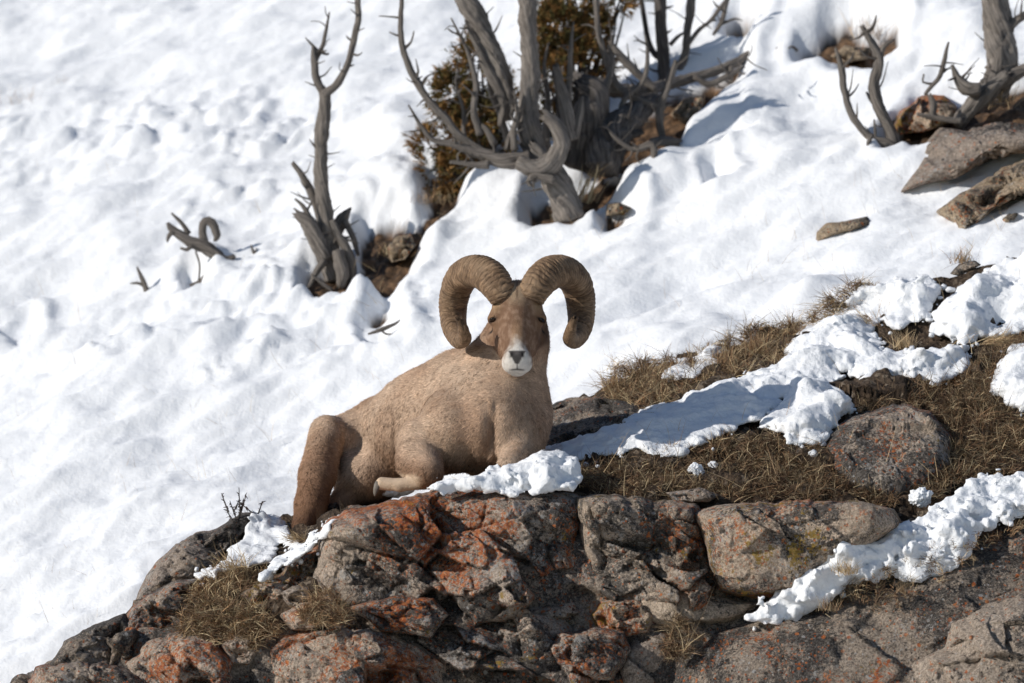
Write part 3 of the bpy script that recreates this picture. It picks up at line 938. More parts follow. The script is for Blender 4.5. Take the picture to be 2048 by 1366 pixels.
# crumbs of snow broken off along the edges of the banks
def snow_crumbs():
    import bmesh
    gg = np.random.default_rng(909)
    bm = bmesh.new(); bmesh.ops.create_icosphere(bm, subdivisions=2, radius=1.0)
    v0 = np.array([q.co[:] for q in bm.verts]); f0 = np.array([[q.index for q in t.verts] for t in bm.faces]); bm.free()
    vs, fs = [], []
    k = 0
    for pg, th, sd, kw in SP:
        if 'dep' in kw: continue
        pg = np.asarray(pg, float)
        for _ in range(26):
            i = gg.integers(0, len(pg)); t = gg.random()
            q = pg[i] * (1 - t) + pg[(i + 1) % len(pg)] * t + gg.normal(size=2) * 9 + [0, 4]
            if q[0] > 2080 or q[1] < fg_crest(q[0]) + 6: continue
            r = 0.004 + 0.013 * gg.random() ** 2.5
            p = P(q[0], q[1], float(fg_y(q[0], q[1])) + kw.get('yoff', 0) * 0.6 - r * 0.5)
            w = v0 * r * (1 + 0.35 * fbm(v0 * 1.4 + k * 3.1, 2, 40 + k))[:, None] * gg.uniform(0.7, 1.2, 3) + p
            vs.append(w); fs.append(f0 + k * len(v0)); k += 1
    o = mesh_obj('snow_crumbs', np.concatenate(vs), np.concatenate(fs), M['snow'])
    tag(o, 'small crumbs of snow scattered along the edges of the snow banks', 'snow', kind='stuff')


snow_crumbs()
# ------------------------------------------------------------------ dead wood
def catmull(pts, step):
    pts = np.asarray(pts, float)
    n = len(pts)
    if n < 2: return pts
    q = np.concatenate([[2 * pts[0] - pts[1]], pts, [2 * pts[-1] - pts[-2]]])
    out = []
    for i in range(n - 1):
        p0, p1, p2, p3 = q[i:i + 4]
        L = np.linalg.norm((p2 - p1)[:3])
        k = max(2, int(L / step))
        t = np.linspace(0, 1, k, endpoint=False)[:, None]
        out.append(0.5 * (2 * p1 + (p2 - p0) * t + (2 * p0 - 5 * p1 + 4 * p2 - p3) * t * t + (3 * p1 - p0 - 3 * p2 + p3) * t ** 3))
    out.append(pts[-1:])
    return np.concatenate(out)


def frames(c):
    t = np.gradient(c, axis=0)
    t /= np.maximum(np.linalg.norm(t, axis=1, keepdims=True), 1e-9)
    a = np.array([0.3, -1.0, 0.1]); a -= t[0] * (a @ t[0]); a /= np.linalg.norm(a)
    N = [a]
    for k in range(1, len(c)):
        a = N[-1] - t[k] * (N[-1] @ t[k]); N.append(a / max(np.linalg.norm(a), 1e-9))
    N = np.array(N)
    return t, N, np.cross(t, N)


def tube(pts, seed, seg=18, step=0.012, flute=0.14, twist=5.0, jag=True, wander=0.006):
    """fluted, twisting limb from (x, y, z, radius) knots; broken or tapered end"""
    c = catmull(pts, step)
    r = np.maximum(c[:, 3], 0.0012); c = c[:, :3]
    s = np.r_[0, np.cumsum(np.linalg.norm(np.diff(c, axis=0), axis=1))]
    wv = np.stack([fbm(np.stack([s * 7, s * 0 + seed, s * 0 + k * 5], 1), 3, seed + k) for k in range(3)], 1)
    c = c + wv * np.minimum(wander, r * 0.5)[:, None] * sstep(0, 0.08, s)[:, None]
    t, N, B = frames(c)
    th = np.linspace(0, 2 * np.pi, seg, endpoint=False)
    S, TH = np.meshgrid(s, th, indexing='ij')
    RR = np.repeat(r[:, None], seg, 1)
    ph = TH + twist * S
    cs, sn = np.cos(ph), np.sin(ph)
    q = np.stack([cs * 1.6, sn * 1.6, S * 4 + seed], -1).reshape(-1, 3)
    q2 = np.stack([cs * 4.5, sn * 4.5, S * 7 + seed], -1).reshape(-1, 3)
    q3 = np.stack([cs * 1.2, sn * 1.2, S * 22 + seed], -1).reshape(-1, 3)
    k = 1 + flute * (1.5 * fbm(q, 2, seed) + 0.9 * fbm(q2, 2, seed + 1) + 0.5 * fbm(q3, 2, seed + 2)).reshape(S.shape)
    RR = RR * np.clip(k, 0.4, 1.8)
    v = c[:, None, :] + RR[..., None] * (np.cos(TH)[..., None] * N[:, None, :] + np.sin(TH)[..., None] * B[:, None, :])
    if jag:
        e = fbm(np.stack([np.cos(th) * 3, np.sin(th) * 3, th * 0 + seed], 1), 3, seed + 9)
        v[-1] += t[-1] * (e * r[-1] * 2.2)[:, None]
    v = v.reshape(-1, 3)
    f = grid_faces(len(c), seg, True)
    n0 = len(v)
    v = np.concatenate([v, [c[0] - t[0] * r[0] * 0.2], [c[-1] - t[-1] * r[-1] * (0.5 if jag else -0.3)]])
    i = np.arange(seg)
    t0 = np.stack([(i + 1) % seg, i, np.full(seg, n0)], 1)
    b = (len(c) - 1) * seg
    t1 = np.stack([b + i, b + (i + 1) % seg, np.full(seg, n0 + 1)], 1)
    gr = np.stack([np.cos(ph) * 5, np.sin(ph) * 5, S * 9 + seed], -1).reshape(-1, 3)
    gr = np.concatenate([gr, gr[:1], gr[-1:]])
    # faces wind outward?
    a = v[f[:, 0]]; nn = np.cross(v[f[:, 1]] - a, v[f[:, 2]] - a)
    if ((a - c[np.arange(len(f)) // seg]) * nn).sum() < 0:
        f = f[:, ::-1]; t0 = t0[:, ::-1]; t1 = t1[:, ::-1]
    return v, f, np.concatenate([t0, t1]), gr


def limb(name, knots, y0, seed, mat, parent, **kw):
    """knots: (u, v, radius in pixels[, depth offset])"""
    k = []
    for q in knots:
        y = y0 + (q[3] if len(q) > 3 else 0.0)
        s = 1 + y / D
        k.append([*P(q[0], q[1], y), q[2] / PPM * s])
    v, f, t, g = tube(k, seed, **kw)
    o = mesh_obj(name, v, [f, t], mat, parent=parent)
    at = o.data.attributes.new('grain', 'FLOAT_VECTOR', 'POINT')
    at.data.foreach_set('vector', g.astype(np.float32).ravel())
    return o


def dead_tree(name, base, limbs, label, cat, seed, mat='wood', dy=0.0):
    y0 = float(hill_y(*base)) + dy
    root = empty(name, P(base[0], base[1], y0))
    tag(root, label, cat)
    for k, (nm, off, kn) in enumerate(limbs):
        mm = mat
        if nm.startswith('!'): nm = nm[1:]; mm = 'wood_dark'
        big = max(q[2] for q in kn)
        limb(nm, kn, y0 + off, seed + 13 * k, M[mm], root, seg=28 if big > 11 else (16 if big > 5 else 9),
             flute=0.20 if big > 11 else 0.16, step=0.010 if big > 8 else 0.014)
        # broken stubs and fine dead twigs along the limb
        gg = np.random.default_rng(seed + 7 * k)
        if big > 4.5 and len(kn) > 3 and name != 'fallen_branch':
            kk = np.array([q[:3] for q in kn], float)
            cc = catmull(np.c_[kk[:, :2], kk[:, :1] * 0, kk[:, 2]], 6.0)
            for j in range(int(gg.integers(3, 7)) + (3 if len(kn) > 5 else 0)):
                i = int(gg.integers(len(cc) // 6, len(cc) - 2))
                tg = cc[i + 1, :2] - cc[i, :2]; tg /= max(np.linalg.norm(tg), 1e-6)
                sd = gg.choice([-1, 1]); nr = np.array([-tg[1], tg[0]]) * sd
                dr = nr * gg.uniform(0.5, 1.0) + tg * gg.uniform(-0.2, 0.9)
                L = gg.uniform(10, 38) + cc[i, 3]; r0 = min(gg.uniform(1.4, 3.4), cc[i, 3] * 0.7)
                p0 = cc[i, :2]; p1 = p0 + dr * L * 0.55 + gg.normal(size=2) * 2; p2 = p1 + (dr + tg * gg.uniform(-0.5, 0.9) + gg.normal(size=2) * 0.3) * L * 0.5
                z = gg.uniform(-0.04, 0.02)
                limb('twig', [(*p0, r0, z * 0.2), (*p1, r0 * 0.75, z * 0.6), (*p2, 0.7, z)], y0 + off, seed + 900 + 31 * k + j, M[mm], root, seg=7, flute=0.2, step=0.012, wander=0.004)
    return root


dead_tree('dead_snag', (660, 535), [
 ('trunk', 0, [(668, 560, 20), (662, 530, 21), (656, 475, 18), (648, 410, 15), (641, 340, 13), (641, 300, 12.5), (645, 262, 14.5), (651, 222, 11.5), (648, 182, 11)]),
 ('branch', -.01, [(648, 190, 9), (676, 165, 7.5), (700, 119, 6.5), (711, 66, 6.5), (717, 22, 6), (713, -22, 5)]),
 ('branch', .01, [(649, 192, 9), (634, 156, 8), (628, 116, 6.5), (626, 90, 3)]),
 ('branch', .03, [(630, 122, 6), (644, 92, 4.5), (652, 60, 3.5), (659, 24, 1.6)]),
 ('branch', .05, [(652, 470, 10), (632, 408, 8.5), (610, 362, 7.5), (586, 326, 4)]),
 ('branch', .04, [(650, 320, 5), (641, 300, 3), (632, 290, 1.2)]),
 ('branch', -.04, [(650, 520, 15), (628, 470, 16), (612, 440, 14), (592, 424, 6)]),
 ('branch', -.04, [(622, 440, 6), (606, 412, 4), (590, 398, 2)]),
 ('branch', -.04, [(606, 432, 5), (596, 424, 3), (588, 416, 1.5)]),
 ('branch', .06, [(660, 500, 12), (676, 450, 13), (690, 430, 9), (702, 416, 2)]),
 ('root', -.05, [(664, 440, 6), (676, 470, 8), (694, 500, 9), (706, 540, 8), (702, 572, 4)]),
 ('root', -.08, [(676, 500, 10), (684, 540, 13), (682, 575, 8)]),
 ('root', -.06, [(650, 520, 7), (632, 546, 6), (618, 575, 4)]),
 ('root', -.10, [(622, 548, 2), (650, 572, 4), (668, 582, 3)]),
 ('root', .02, [(690, 440, 6), (706, 478, 6), (716, 510, 3)]),
], 'lone forked grey snag standing in the snow left of the big dead juniper', 'dead tree', 2000)

J = (1131, 425)
dead_tree('dead_juniper', J, [
 ('trunk', -.05, [(1140, 440, 30), (1130, 405, 30), (1108, 360, 27), (1080, 318, 20), (1060, 290, 16)]),
 ('trunk', -.02, [(1072, 310, 22), (1062, 270, 23), (1057, 220, 19), (1061, 154, 18), (1059, 88, 18), (1055, 20, 19), (1052, -50, 20)]),
 ('trunk', .05, [(1012, 240, 11), (1016, 200, 16), (992, 119, 20), (962, 57, 21), (936, 0, 22), (910, -50, 23)]),
 ('branch', -.12, [(1036, 322, 15), (1066, 335, 17), (1100, 326, 19), (1124, 292, 17), (1112, 252, 14), (1086, 230, 10)]),
 ('branch', .02, [(1002, 252, 7), (1004, 200, 9), (972, 130, 9), (946, 76, 5), (930, 40, 2)]),
 ('branch', -.08, [(1060, 318, 16), (1010, 322, 16), (980, 314, 13), (946, 303, 9), (904, 290, 6.5), (868, 281, 5.5), (846, 258, 4.5), (830, 232, 3), (817, 210, 1.6)]),
 ('branch', -.05, [(975, 312, 10), (920, 273, 8.5), (885, 233, 8.5), (848, 187, 8), (820, 136, 7), (806, 92, 6), (801, 44, 5), (803, 0, 4), (800, -30, 3)]),
 ('branch', -.05, [(804, 36, 3), (786, 34, 2), (758, 32, 1)]),
 ('branch', -.05, [(810, 96, 4), (822, 84, 2.6), (828, 62, 1.4)]),
 ('branch', -.05, [(842, 178, 3), (850, 156, 2), (876, 142, 1)]),
 ('branch', -.05, [(802, 72, 3), (792, 70, 2), (778, 64, 1)]),
 ('branch', -.06, [(960, 270, 8), (948, 222, 6.5), (951, 167, 6), (938, 112, 4.5), (920, 72, 3), (902, 36, 1.4)]),
 ('branch', -.10, [(978, 330, 9), (960, 330, 7), (930, 326, 5), (900, 324, 3)]),
 ('branch', -.06, [(990, 290, 8), (975, 262, 7), (962, 250, 4)]),
 ('branch', -.09, [(1030, 300, 8), (1026, 262, 6), (1034, 230, 4), (1028, 180, 2)]),
 ('branch', -.07, [(1012, 300, 7), (1022, 270, 6), (1040, 230, 5), (1048, 190, 2)]),
 ('branch', .05, [(1140, 280, 14), (1132, 220, 13), (1118, 167, 10), (1111, 130, 6)]),
 ('branch', .07, [(1138, 200, 6), (1140, 145, 6), (1142, 97, 4.5), (1147, 42, 1.6)]),
 ('branch', .06, [(1146, 275, 12), (1160, 220, 7), (1166, 192, 2)]),
 ('!trunk', .22, [(1140, 330, 34), (1172, 260, 36), (1188, 190, 27), (1160, 160, 14)]),  # trunk in shade; the darker wood colour paints that shade in
 ('!trunk', .10, [(1206, 340, 28), (1226, 270, 35, .1), (1270, 226, 26, .25), (1318, 196, 14, .4)]),
 ('branch', .35, [(1144, 152, 9), (1196, 172, 15), (1262, 182, 14, .1), (1308, 178, 12, .22), (1364, 160, 10.5, .32), (1416, 147, 10, .36), (1470, 126, 10, .42), (1526, 98, 10, .5)]),
 ('branch', .34, [(1330, 216, 6), (1300, 208, 7), (1262, 193, 7.5), (1232, 167, 7.5), (1214, 123, 7), (1197, 66, 6), (1192, 0, 5), (1192, -30, 5)]),
 ('branch', .34, [(1325, 276, 7), (1320, 222, 8), (1340, 158, 7), (1352, 122, 5)]),
 ('branch', .50, [(1312, 180, 8), (1274, 146, 8.5), (1238, 110, 8), (1219, 82, 4)]),
 ('branch', .08, [(1300, 346, 3), (1308, 318, 6), (1304, 290, 8), (1264, 299, 5), (1230, 274, 4), (1210, 248, 2)]),
 ('branch', .22, [(1300, 286, 9), (1330, 284, 10), (1358, 286, 8)]),
 ('branch', .06, [(1302, 330, 4), (1280, 338, 3), (1262, 340, 1.5)]),
 ('branch', .72, [(1462, 132, 5), (1462, 160, 4), (1452, 190, 3), (1446, 204, 1.4)]),
 ('branch', .64, [(1388, 152, 6), (1420, 168, 7), (1458, 150, 6), (1484, 134, 3)]),
 ('branch', .12, [(1100, 330, 9), (1092, 270, 8), (1096, 200, 6), (1088, 140, 4), (1096, 90, 2)]),
 ('branch', .10, [(1020, 290, 7), (1000, 230, 6), (980, 180, 5), (976, 130, 3), (968, 100, 1.5)]),
 ('branch', .30, [(1240, 250, 7), (1250, 200, 6), (1286, 160, 5), (1296, 110, 4), (1290, 70, 2)]),
 ('branch', .28, [(1200, 230, 10), (1210, 180, 8), (1226, 130, 5), (1216, 90, 2)]),
 ('branch', .02, [(950, 305, 5), (930, 270, 5), (926, 220, 4), (912, 170, 3), (916, 140, 1.5)]),
 ('branch', .30, [(1168, 330, 12), (1184, 290, 12), (1200, 250, 8), (1196, 220, 4)]),
 ('!branch', .20, [(1180, 350, 16), (1200, 310, 14), (1240, 280, 10), (1286, 262, 6)]),
 ('root', -.14, [(1108, 360, 10), (1070, 350, 7), (1058, 366, 5), (1066, 372, 3)]),
], 'big gnarled grey dead juniper with many twisted trunks behind the ram', 'dead tree', 2600)

dead_tree('dead_snag', (1330, 175), [
 ('!trunk', 0, [(1330, 185, 13), (1326, 110, 12), (1322, 44, 12), (1318, -40, 13)]),
 ('!branch', .02, [(1324, 120, 6), (1304, 100, 6), (1288, 40, 5), (1280, -40, 5)]),
 ('branch', .05, [(1358, 150, 9), (1368, 110, 8), (1378, 44, 8.5), (1384, -40, 9)]),
 ('branch', .0, [(1370, 96, 5), (1396, 62, 4), (1422, 40, 4), (1460, -10, 4)]),
 ('branch', .04, [(1426, 70, 3), (1446, 40, 5), (1452, 10, 5), (1462, -30, 5)]),
 ('branch', .02, [(1340, 90, 5), (1356, 74, 4), (1372, 64, 2)]),
], 'dark straight dead stems at the top edge behind the fallen log', 'dead tree', 3200)

dead_tree('dead_shrub', (1780, 288), [
 ('trunk', 0, [(1790, 296, 9), (1770, 286, 9), (1744, 278, 7.5), (1712, 244, 7.5), (1692, 198, 7), (1684, 143, 7), (1670, 96, 2.5)]),
 ('trunk', .02, [(1786, 290, 12), (1780, 260, 11), (1758, 213, 11.5), (1748, 164, 10.5), (1757, 123, 9.5), (1748, 94, 7.5), (1724, 52, 4)]),
 ('branch', .02, [(1758, 118, 8), (1768, 92, 5), (1788, 80, 2)]),
 ('branch', .0, [(1750, 280, 3.5), (1750, 256, 3), (1748, 238, 1.4)]),
 ('branch', .03, [(1752, 210, 6), (1740, 198, 4), (1732, 184, 2)]),
 ('branch', -.05, [(1744, 270, 4), (1736, 290, 4), (1752, 298, 3)]),
], 'small two stemmed dead shrub curving up left of the thick trunk', 'dead tree', 3500)

dead_tree('dead_tree', (1925, 245), [
 ('trunk', .02, [(1912, 250, 16), (1940, 215, 18), (1976, 184, 18), (2016, 150, 10)]),
 ('trunk', .10, [(1985, 190, 26), (2008, 140, 29), (2000, 84, 29), (1991, 22, 25), (1984, -40, 24)]),
 ('branch', .08, [(2014, 60, 8), (2032, 42, 8), (2060, 24, 7), (2090, 0, 6)]),
 ('branch', .05, [(1968, 170, 12), (1990, 150, 10), (1998, 110, 8), (2004, 90, 3)]),
 ('branch', -.02, [(1960, 180, 14), (1932, 176, 14), (1913, 154, 8), (1904, 130, 3)]),
 ('branch', .0, [(1850, 190, 4), (1864, 170, 5), (1880, 150, 5), (1891, 108, 4), (1897, 84, 2)]),
 ('branch', .0, [(1866, 168, 3), (1846, 164, 2), (1848, 148, 1.5)]),
 ('branch', -.06, [(1864, 240, 6), (1866, 210, 6.5), (1858, 188, 4)]),
 ('branch', -.07, [(1834, 228, 3), (1880, 238, 6), (1926, 242, 7)]),
 ('branch', .06, [(2000, 170, 14), (2030, 150, 12), (2070, 130, 10)]),
], 'thick weathered trunk leaning at the right edge of the picture', 'dead tree', 3800)

dead_tree('fallen_branch', (425, 540), [
 ('trunk', 0, [(470, 512, 4), (448, 520, 10), (410, 494, 12), (373, 479, 10), (346, 460, 8), (336, 446, 3)]),
 ('branch', .02, [(412, 492, 9), (404, 462, 8), (410, 444, 9), (424, 446, 9), (434, 470, 7), (430, 482, 3)]),
 ('branch', .01, [(378, 468, 5), (362, 446, 4.5), (343, 427, 2)]),
 ('branch', -.03, [(430, 522, 7), (416, 544, 6), (400, 562, 5.5), (380, 570, 3)]),
 ('branch', -.03, [(391, 502, 2), (399, 528, 2), (397, 562, 2)]),
 ('branch', -.02, [(384, 490, 4), (374, 500, 4), (361, 496, 2)]),
 ('branch', -.01, [(346, 462, 5), (338, 472, 4), (334, 484, 2)]),
], 'grey broken branch with a curled stub sticking out of the left snow', 'branch', 4100)
dead_tree('fallen_branch', (293, 582), [
 ('trunk', 0, [(296, 590, 6), (289, 566, 5), (283, 552, 4), (274, 534, 1.6)]),
 ('branch', 0, [(288, 572, 3.5), (276, 566, 3), (261, 567, 1.6)]),
], 'little forked stub in the snow at far left', 'branch', 4200)
dead_tree('fallen_branch', (508, 510), [
 ('trunk', 0, [(512, 516, 3), (506, 502, 3), (502, 490, 1.4)]),
 ('branch', 0, [(508, 508, 2), (512, 500, 1.6), (513, 496, 1)]),
], 'tiny dark stub in the snow between branch and snag', 'branch', 4250)
dead_tree('fallen_branch', (760, 660), [
 ('trunk', 0, [(736, 668, 2), (762, 660, 4), (790, 648, 3), (800, 640, 1.2)]),
 ('branch', 0, [(762, 660, 2), (772, 668, 2), (786, 668, 1)]),
], 'dark stick in the snow left of the ram horn', 'branch', 4280)


# ------------------------------------------------------------------ blades: grass, twigs, needles
def blades(base, dirn, length, width, bend, col, seed, segs=3):
    """curved tapering strips; dirn unit start directions, bend = sideways sag"""
    g = np.random.default_rng(seed)
    n = len(base)
    side = np.cross(dirn, g.normal(size=(n, 3))); side /= np.maximum(np.linalg.norm(side, axis=1, keepdims=True), 1e-9)
    sag = g.normal(size=(n, 3)) * 0.6 + np.array([0, 0, -0.8]); sag *= (bend / np.maximum(np.linalg.norm(sag, axis=1), 1e-9))[:, None]
    vs, cs = [], []
    for k in range(segs + 1):
        t = k / segs
        c = base + dirn * (length * t)[:, None] + sag * (length * t * t)[:, None]
        if k == segs:
            vs.append(c[:, None]); cs.append(col[:, None])
        else:
            w = (width * (1 - 0.55 * t))[:, None] * 0.5
            vs.append(np.stack([c - side * w, c + side * w], 1)); cs.append(np.repeat(col[:, None], 2, 1))
    v = np.concatenate(vs, 1); c = np.concatenate(cs, 1)
    m = v.shape[1]
    o = (np.arange(n) * m)[:, None]
    quads = np.concatenate([o + np.array([[2 * k, 2 * k + 1, 2 * k + 3, 2 * k + 2]]) for k in range(segs - 1)])
    tri = o + np.array([[2 * segs - 2, 2 * segs - 1, 2 * segs]])
    return v.reshape(-1, 3), quads, tri, c.reshape(-1, 3)


PAL = np.array([[0.40, 0.27, 0.155], [0.55, 0.41, 0.24], [0.28, 0.17, 0.10], [0.62, 0.49, 0.30], [0.18, 0.11, 0.07], [0.42, 0.25, 0.13]])


def poly_pts(poly, n, g):
    poly = np.asarray(poly, float)
    lo, hi = poly.min(0), poly.max(0)
    out = np.zeros((0, 2))
    while len(out) < n:
        q = g.uniform(lo, hi, (n * 2, 2))
        out = np.concatenate([out, q[poly_sd(q[:, 0], q[:, 1], poly) > 0]])
    return out[:n]


def grass_field(name, poly, n, seed, label, length=(0.03, 0.10), lean=(0, -0.4, 0.5), spread=0.9, yoff=-0.015, pal=None, clump=0.6, dark=1.0, width=(0.0012, 0.003)):
    g = np.random.default_rng(seed)
    uv = poly_pts(poly, max(6, n // 26), g)
    ci = g.integers(0, len(uv), n)
    q = uv[ci] + g.normal(size=(n, 2)) * 9 * clump
    base = P(q[:, 0], q[:, 1], fg_y(q[:, 0], q[:, 1]) + yoff)
    cd = g.normal(size=(len(uv), 3)) * 0.55
    d = np.array(lean) + cd[ci] + g.normal(size=(n, 3)) * spread * 0.6
    d[:, 2] = np.abs(d[:, 2]) * 0.9 + 0.05
    d /= np.linalg.norm(d, axis=1, keepdims=True)
    ln = g.uniform(*length, n) * g.uniform(0.5, 1.3, len(uv))[ci]
    pc = PAL if pal is None else pal
    pref = g.integers(0, len(pc), len(uv))[ci]
    col = pc[np.where(g.random(n) < 0.55, pref, g.integers(0, len(pc), n))] * g.uniform(0.6, 1.3, (n, 1)) * dark * g.uniform(0.5, 1.35, len(uv))[ci][:, None]
    straw = g.random(n) < 0.07
    col[straw] = PAL[3] * g.uniform(0.8, 1.2, (straw.sum(), 1))
    v, qd, t, c = blades(base, d, ln, g.uniform(width[0], width[1], n), g.uniform(0.1, 0.9, n), col, seed + 1)
    o = mesh_obj(name, v, [qd, t], M['grass'], attrs={'col': c})
    tag(o, label, 'grass', kind='stuff')
    return o


BR = PAL * np.array([0.60, 0.59, 0.60])
grass_field('dry_grass', [(1206, 786), (1230, 732), (1300, 722), (1400, 704), (1500, 662), (1594, 650), (1600, 690), (1540, 735), (1450, 765), (1350, 800), (1280, 825), (1230, 806)], 9000, 5001, 'dry brown grass along the crest right of the ram', (0.03, 0.095), lean=(0.05, -0.3, 0.55), spread=0.9, dark=0.85)
grass_field('dry_grass', [(1146, 945), (1200, 925), (1300, 910), (1440, 880), (1540, 872), (1640, 892), (1680, 964), (1800, 1000), (1830, 1012), (1700, 1006), (1500, 1002), (1250, 988), (1160, 976)], 15000, 5002, 'dark matted grass between the snow strip and the rock ledge', (0.02, 0.075), pal=BR)
grass_field('dry_grass', [(1690, 820), (1720, 786), (1800, 768), (1920, 766), (1960, 700), (2060, 676), (2060, 700), (2000, 730), (1990, 800), (2060, 840), (2200, 850), (2200, 920), (2048, 945), (1980, 938), (1900, 970), (1870, 1000), (1800, 1010), (1870, 960), (1905, 900), (1870, 830), (1800, 806)], 14000, 5003, 'matted brown grass around the half buried boulder on the right', (0.02, 0.085), pal=BR)
grass_field('dry_grass', [(346, 1270), (390, 1180), (440, 1130), (500, 1130), (540, 1150), (480, 1180), (470, 1210), (540, 1230), (560, 1260), (520, 1300), (440, 1280), (400, 1290)], 6500, 5004, 'dry grass clump spilling down between the left rocks', (0.025, 0.075), yoff=-0.07, dark=0.85)
grass_field('dry_grass', [(600, 1240), (620, 1190), (660, 1180), (700, 1210), (690, 1245), (640, 1255)], 1800, 5005, 'small dry grass tuft at the left foot of the big boulder', (0.03, 0.09), yoff=-0.22)
grass_field('dry_grass', [(1324, 1316), (1335, 1260), (1360, 1230), (1392, 1262), (1390, 1310), (1350, 1330)], 1200, 5006, 'dark grass tuft in the shaded gully by the cream rock face', (0.03, 0.07), yoff=-0.10, pal=BR)
grass_field('dry_grass', [(1590, 664), (1640, 612), (1700, 574), (1760, 566), (1750, 590), (1690, 620), (1640, 656)], 1600, 5007, 'straw coloured grass on the crest between the snow banks', (0.03, 0.09), yoff=-0.05)
grass_field('dry_grass', [(1680, 1180), (1800, 1120), (1920, 1070), (2048, 1040), (2048, 1060), (1900, 1150), (1760, 1230)], 1500, 5008, 'sparse dark grass on the brown slab below the snow strip', (0.02, 0.05), yoff=-0.18, pal=BR)


def tuft(u, v, n, ln, seed, label, on='fg', dy=-0.03, spread=0.35, lean=(0, -0.1, 1.0), pal=PAL, cat='grass tuft', name='grass_tuft', rad=12, width=(0.0012, 0.0026), group=None):
    g = np.random.default_rng(seed)
    y = float(fg_y(u, v)) if on == 'fg' else float(hill_y(u, v))
    c = P(u, v, y + dy)
    base = c + g.normal(size=(n, 3)) * np.array([rad, rad * 0.8, rad * 0.25]) / PPM - [0, 0, 0.01]
    d = np.array(lean) + g.normal(size=(n, 3)) * spread
    d /= np.linalg.norm(d, axis=1, keepdims=True)
    col = pal[g.integers(0, len(pal), n)] * g.uniform(0.7, 1.2, (n, 1))
    vv, qd, t, cc = blades(base, d, ln * g.uniform(0.35, 1.1, n), g.uniform(width[0], width[1], n), g.uniform(0.05, 0.5, n), col, seed + 1, 4)
    o = mesh_obj(name, vv, [qd, t], M['grass'], attrs={'col': cc}, origin=c)
    tag(o, label, cat, group)
    return o


ST = PAL[[1, 3, 1, 0]]
for a in [
 (1236, 776, 260, 0.09, 'upright dry tuft nearest the ram on the crest', {}),
 (1516, 706, 320, 0.11, 'tall brown tuft on the crest beside the small snow patch', {}),
 (1452, 728, 220, 0.08, 'brown tuft just below the small snow patch on the crest', {}),
 (1748, 650, 160, 0.11, 'brown tuft leaning left out of the broad snow bank', dict(lean=(-0.7, -0.2, 0.6), spread=0.25)),
 (1810, 690, 200, 0.08, 'golden tuft in the hollow of the broad snow bank', dict(pal=ST)),
 (1738, 584, 200, 0.07, 'straw tuft on the crest among the upper snow', dict(pal=ST, lean=(0.3, 0, 0.6), spread=0.5)),
 (1980, 682, 220, 0.13, 'long bleached grass arching over snow at right edge', dict(pal=ST, lean=(0.9, -0.2, 0.35), spread=0.3)),
 (1690, 1140, 160, 0.06, 'tan tuft melting out of the ragged lower snow strip', dict(dy=-0.26, pal=ST, spread=0.5)),
 (600, 1075, 120, 0.08, 'pale tuft at the hind hoof of the ram', dict(dy=-0.12, pal=ST, lean=(-0.8, -0.2, 0.5))),
 (470, 1130, 120, 0.12, 'long pale stalks beside the snow tongue on the left ridge', dict(dy=-0.2, pal=ST, lean=(-0.3, -0.2, 0.6), spread=0.5)),
 (1362, 1300, 16, 0.26, 'long bent straw stalks rising from the shaded gully', dict(dy=-0.2, pal=ST, lean=(0.3, -0.1, 0.8), spread=0.45, rad=5)),
 (1660, 1215, 90, 0.06, 'dry tuft at the lower edge of the ragged snow strip', dict(dy=-0.25, pal=BR)),
]:
    tuft(*a[:3], a[3], 5100 + a[0], a[4], **a[5])
for u, v, n, ln, lab, kw in [
 (30, 215, 70, 0.12, 'brown dead grass bunch in snow at the upper left edge', dict(rad=26, lean=(0.1, 0, 1))),
 (120, 170, 20, 0.07, 'faint thin grass stems in the upper left snow', dict(rad=8)),
 (1170, 400, 46, 0.19, 'straw coloured stalks at the foot of the dead juniper', dict(pal=ST, lean=(0.35, -0.1, 1.0), spread=0.16, rad=10, width=(0.003, 0.006))),
 (1740, 70, 90, 0.15, 'brown grass bunch in the bare patch near top edge', dict(rad=22)),
 (1925, 520, 110, 0.08, 'wispy tuft by the small brown stone at upper right', dict(rad=12, dy=-0.3)),
 (1990, 205, 80, 0.12, 'dry grass at the base of the thick weathered trunk', dict(pal=ST, rad=26)),
 (1890, 236, 50, 0.10, 'thin dry grass beside the tan and orange rock', dict(pal=ST, rad=14)),
 (860, 400, 120, 0.07, 'brown needle litter tuft under the juniper foliage', dict(rad=22)),
 (790, 505, 90, 0.07, 'brown litter tuft in bare earth right of the lone snag', dict(rad=22)),
 (1505, 80, 60, 0.07, 'small tan tuft under the snow lump near top edge', dict(rad=14, pal=ST)),
]:
    tuft(u, v, n, ln, 5300 + u, lab, on='hill', **dict(dict(dy=-0.02), **kw))

# stray stems standing in the snow
g = np.random.default_rng(77)
N = 330
uu = g.uniform(-50, 2048, N * 3); vv_ = g.uniform(300, 1250, N * 3)
ok = (vv_ < fg_crest(uu) - 10)
uu, vv_ = uu[ok][:N], vv_[ok][:N]
pp = hillP(uu, vv_)
rep = g.integers(1, 4, len(uu))
pp = np.repeat(pp, rep, 0) + g.normal(size=(rep.sum(), 3)) * [0.02, 0.02, 0.004]
dd = np.array([-0.25, -0.1, 1.0]) + g.normal(size=pp.shape) * 0.35
dd /= np.linalg.norm(dd, axis=1, keepdims=True)
v, qd, t, c = blades(pp - [0, 0, 0.015], dd, g.uniform(0.03, 0.13, len(pp)), g.uniform(0.0008, 0.0016, len(pp)), g.uniform(0, 0.4, len(pp)), ST[g.integers(0, 4, len(pp))] * 0.8, 78, 4)
tag(mesh_obj('grass_stems', v, [qd, t], M['grass'], attrs={'col': c}), 'scattered thin dry grass stems standing in the snow', 'grass', kind='stuff')
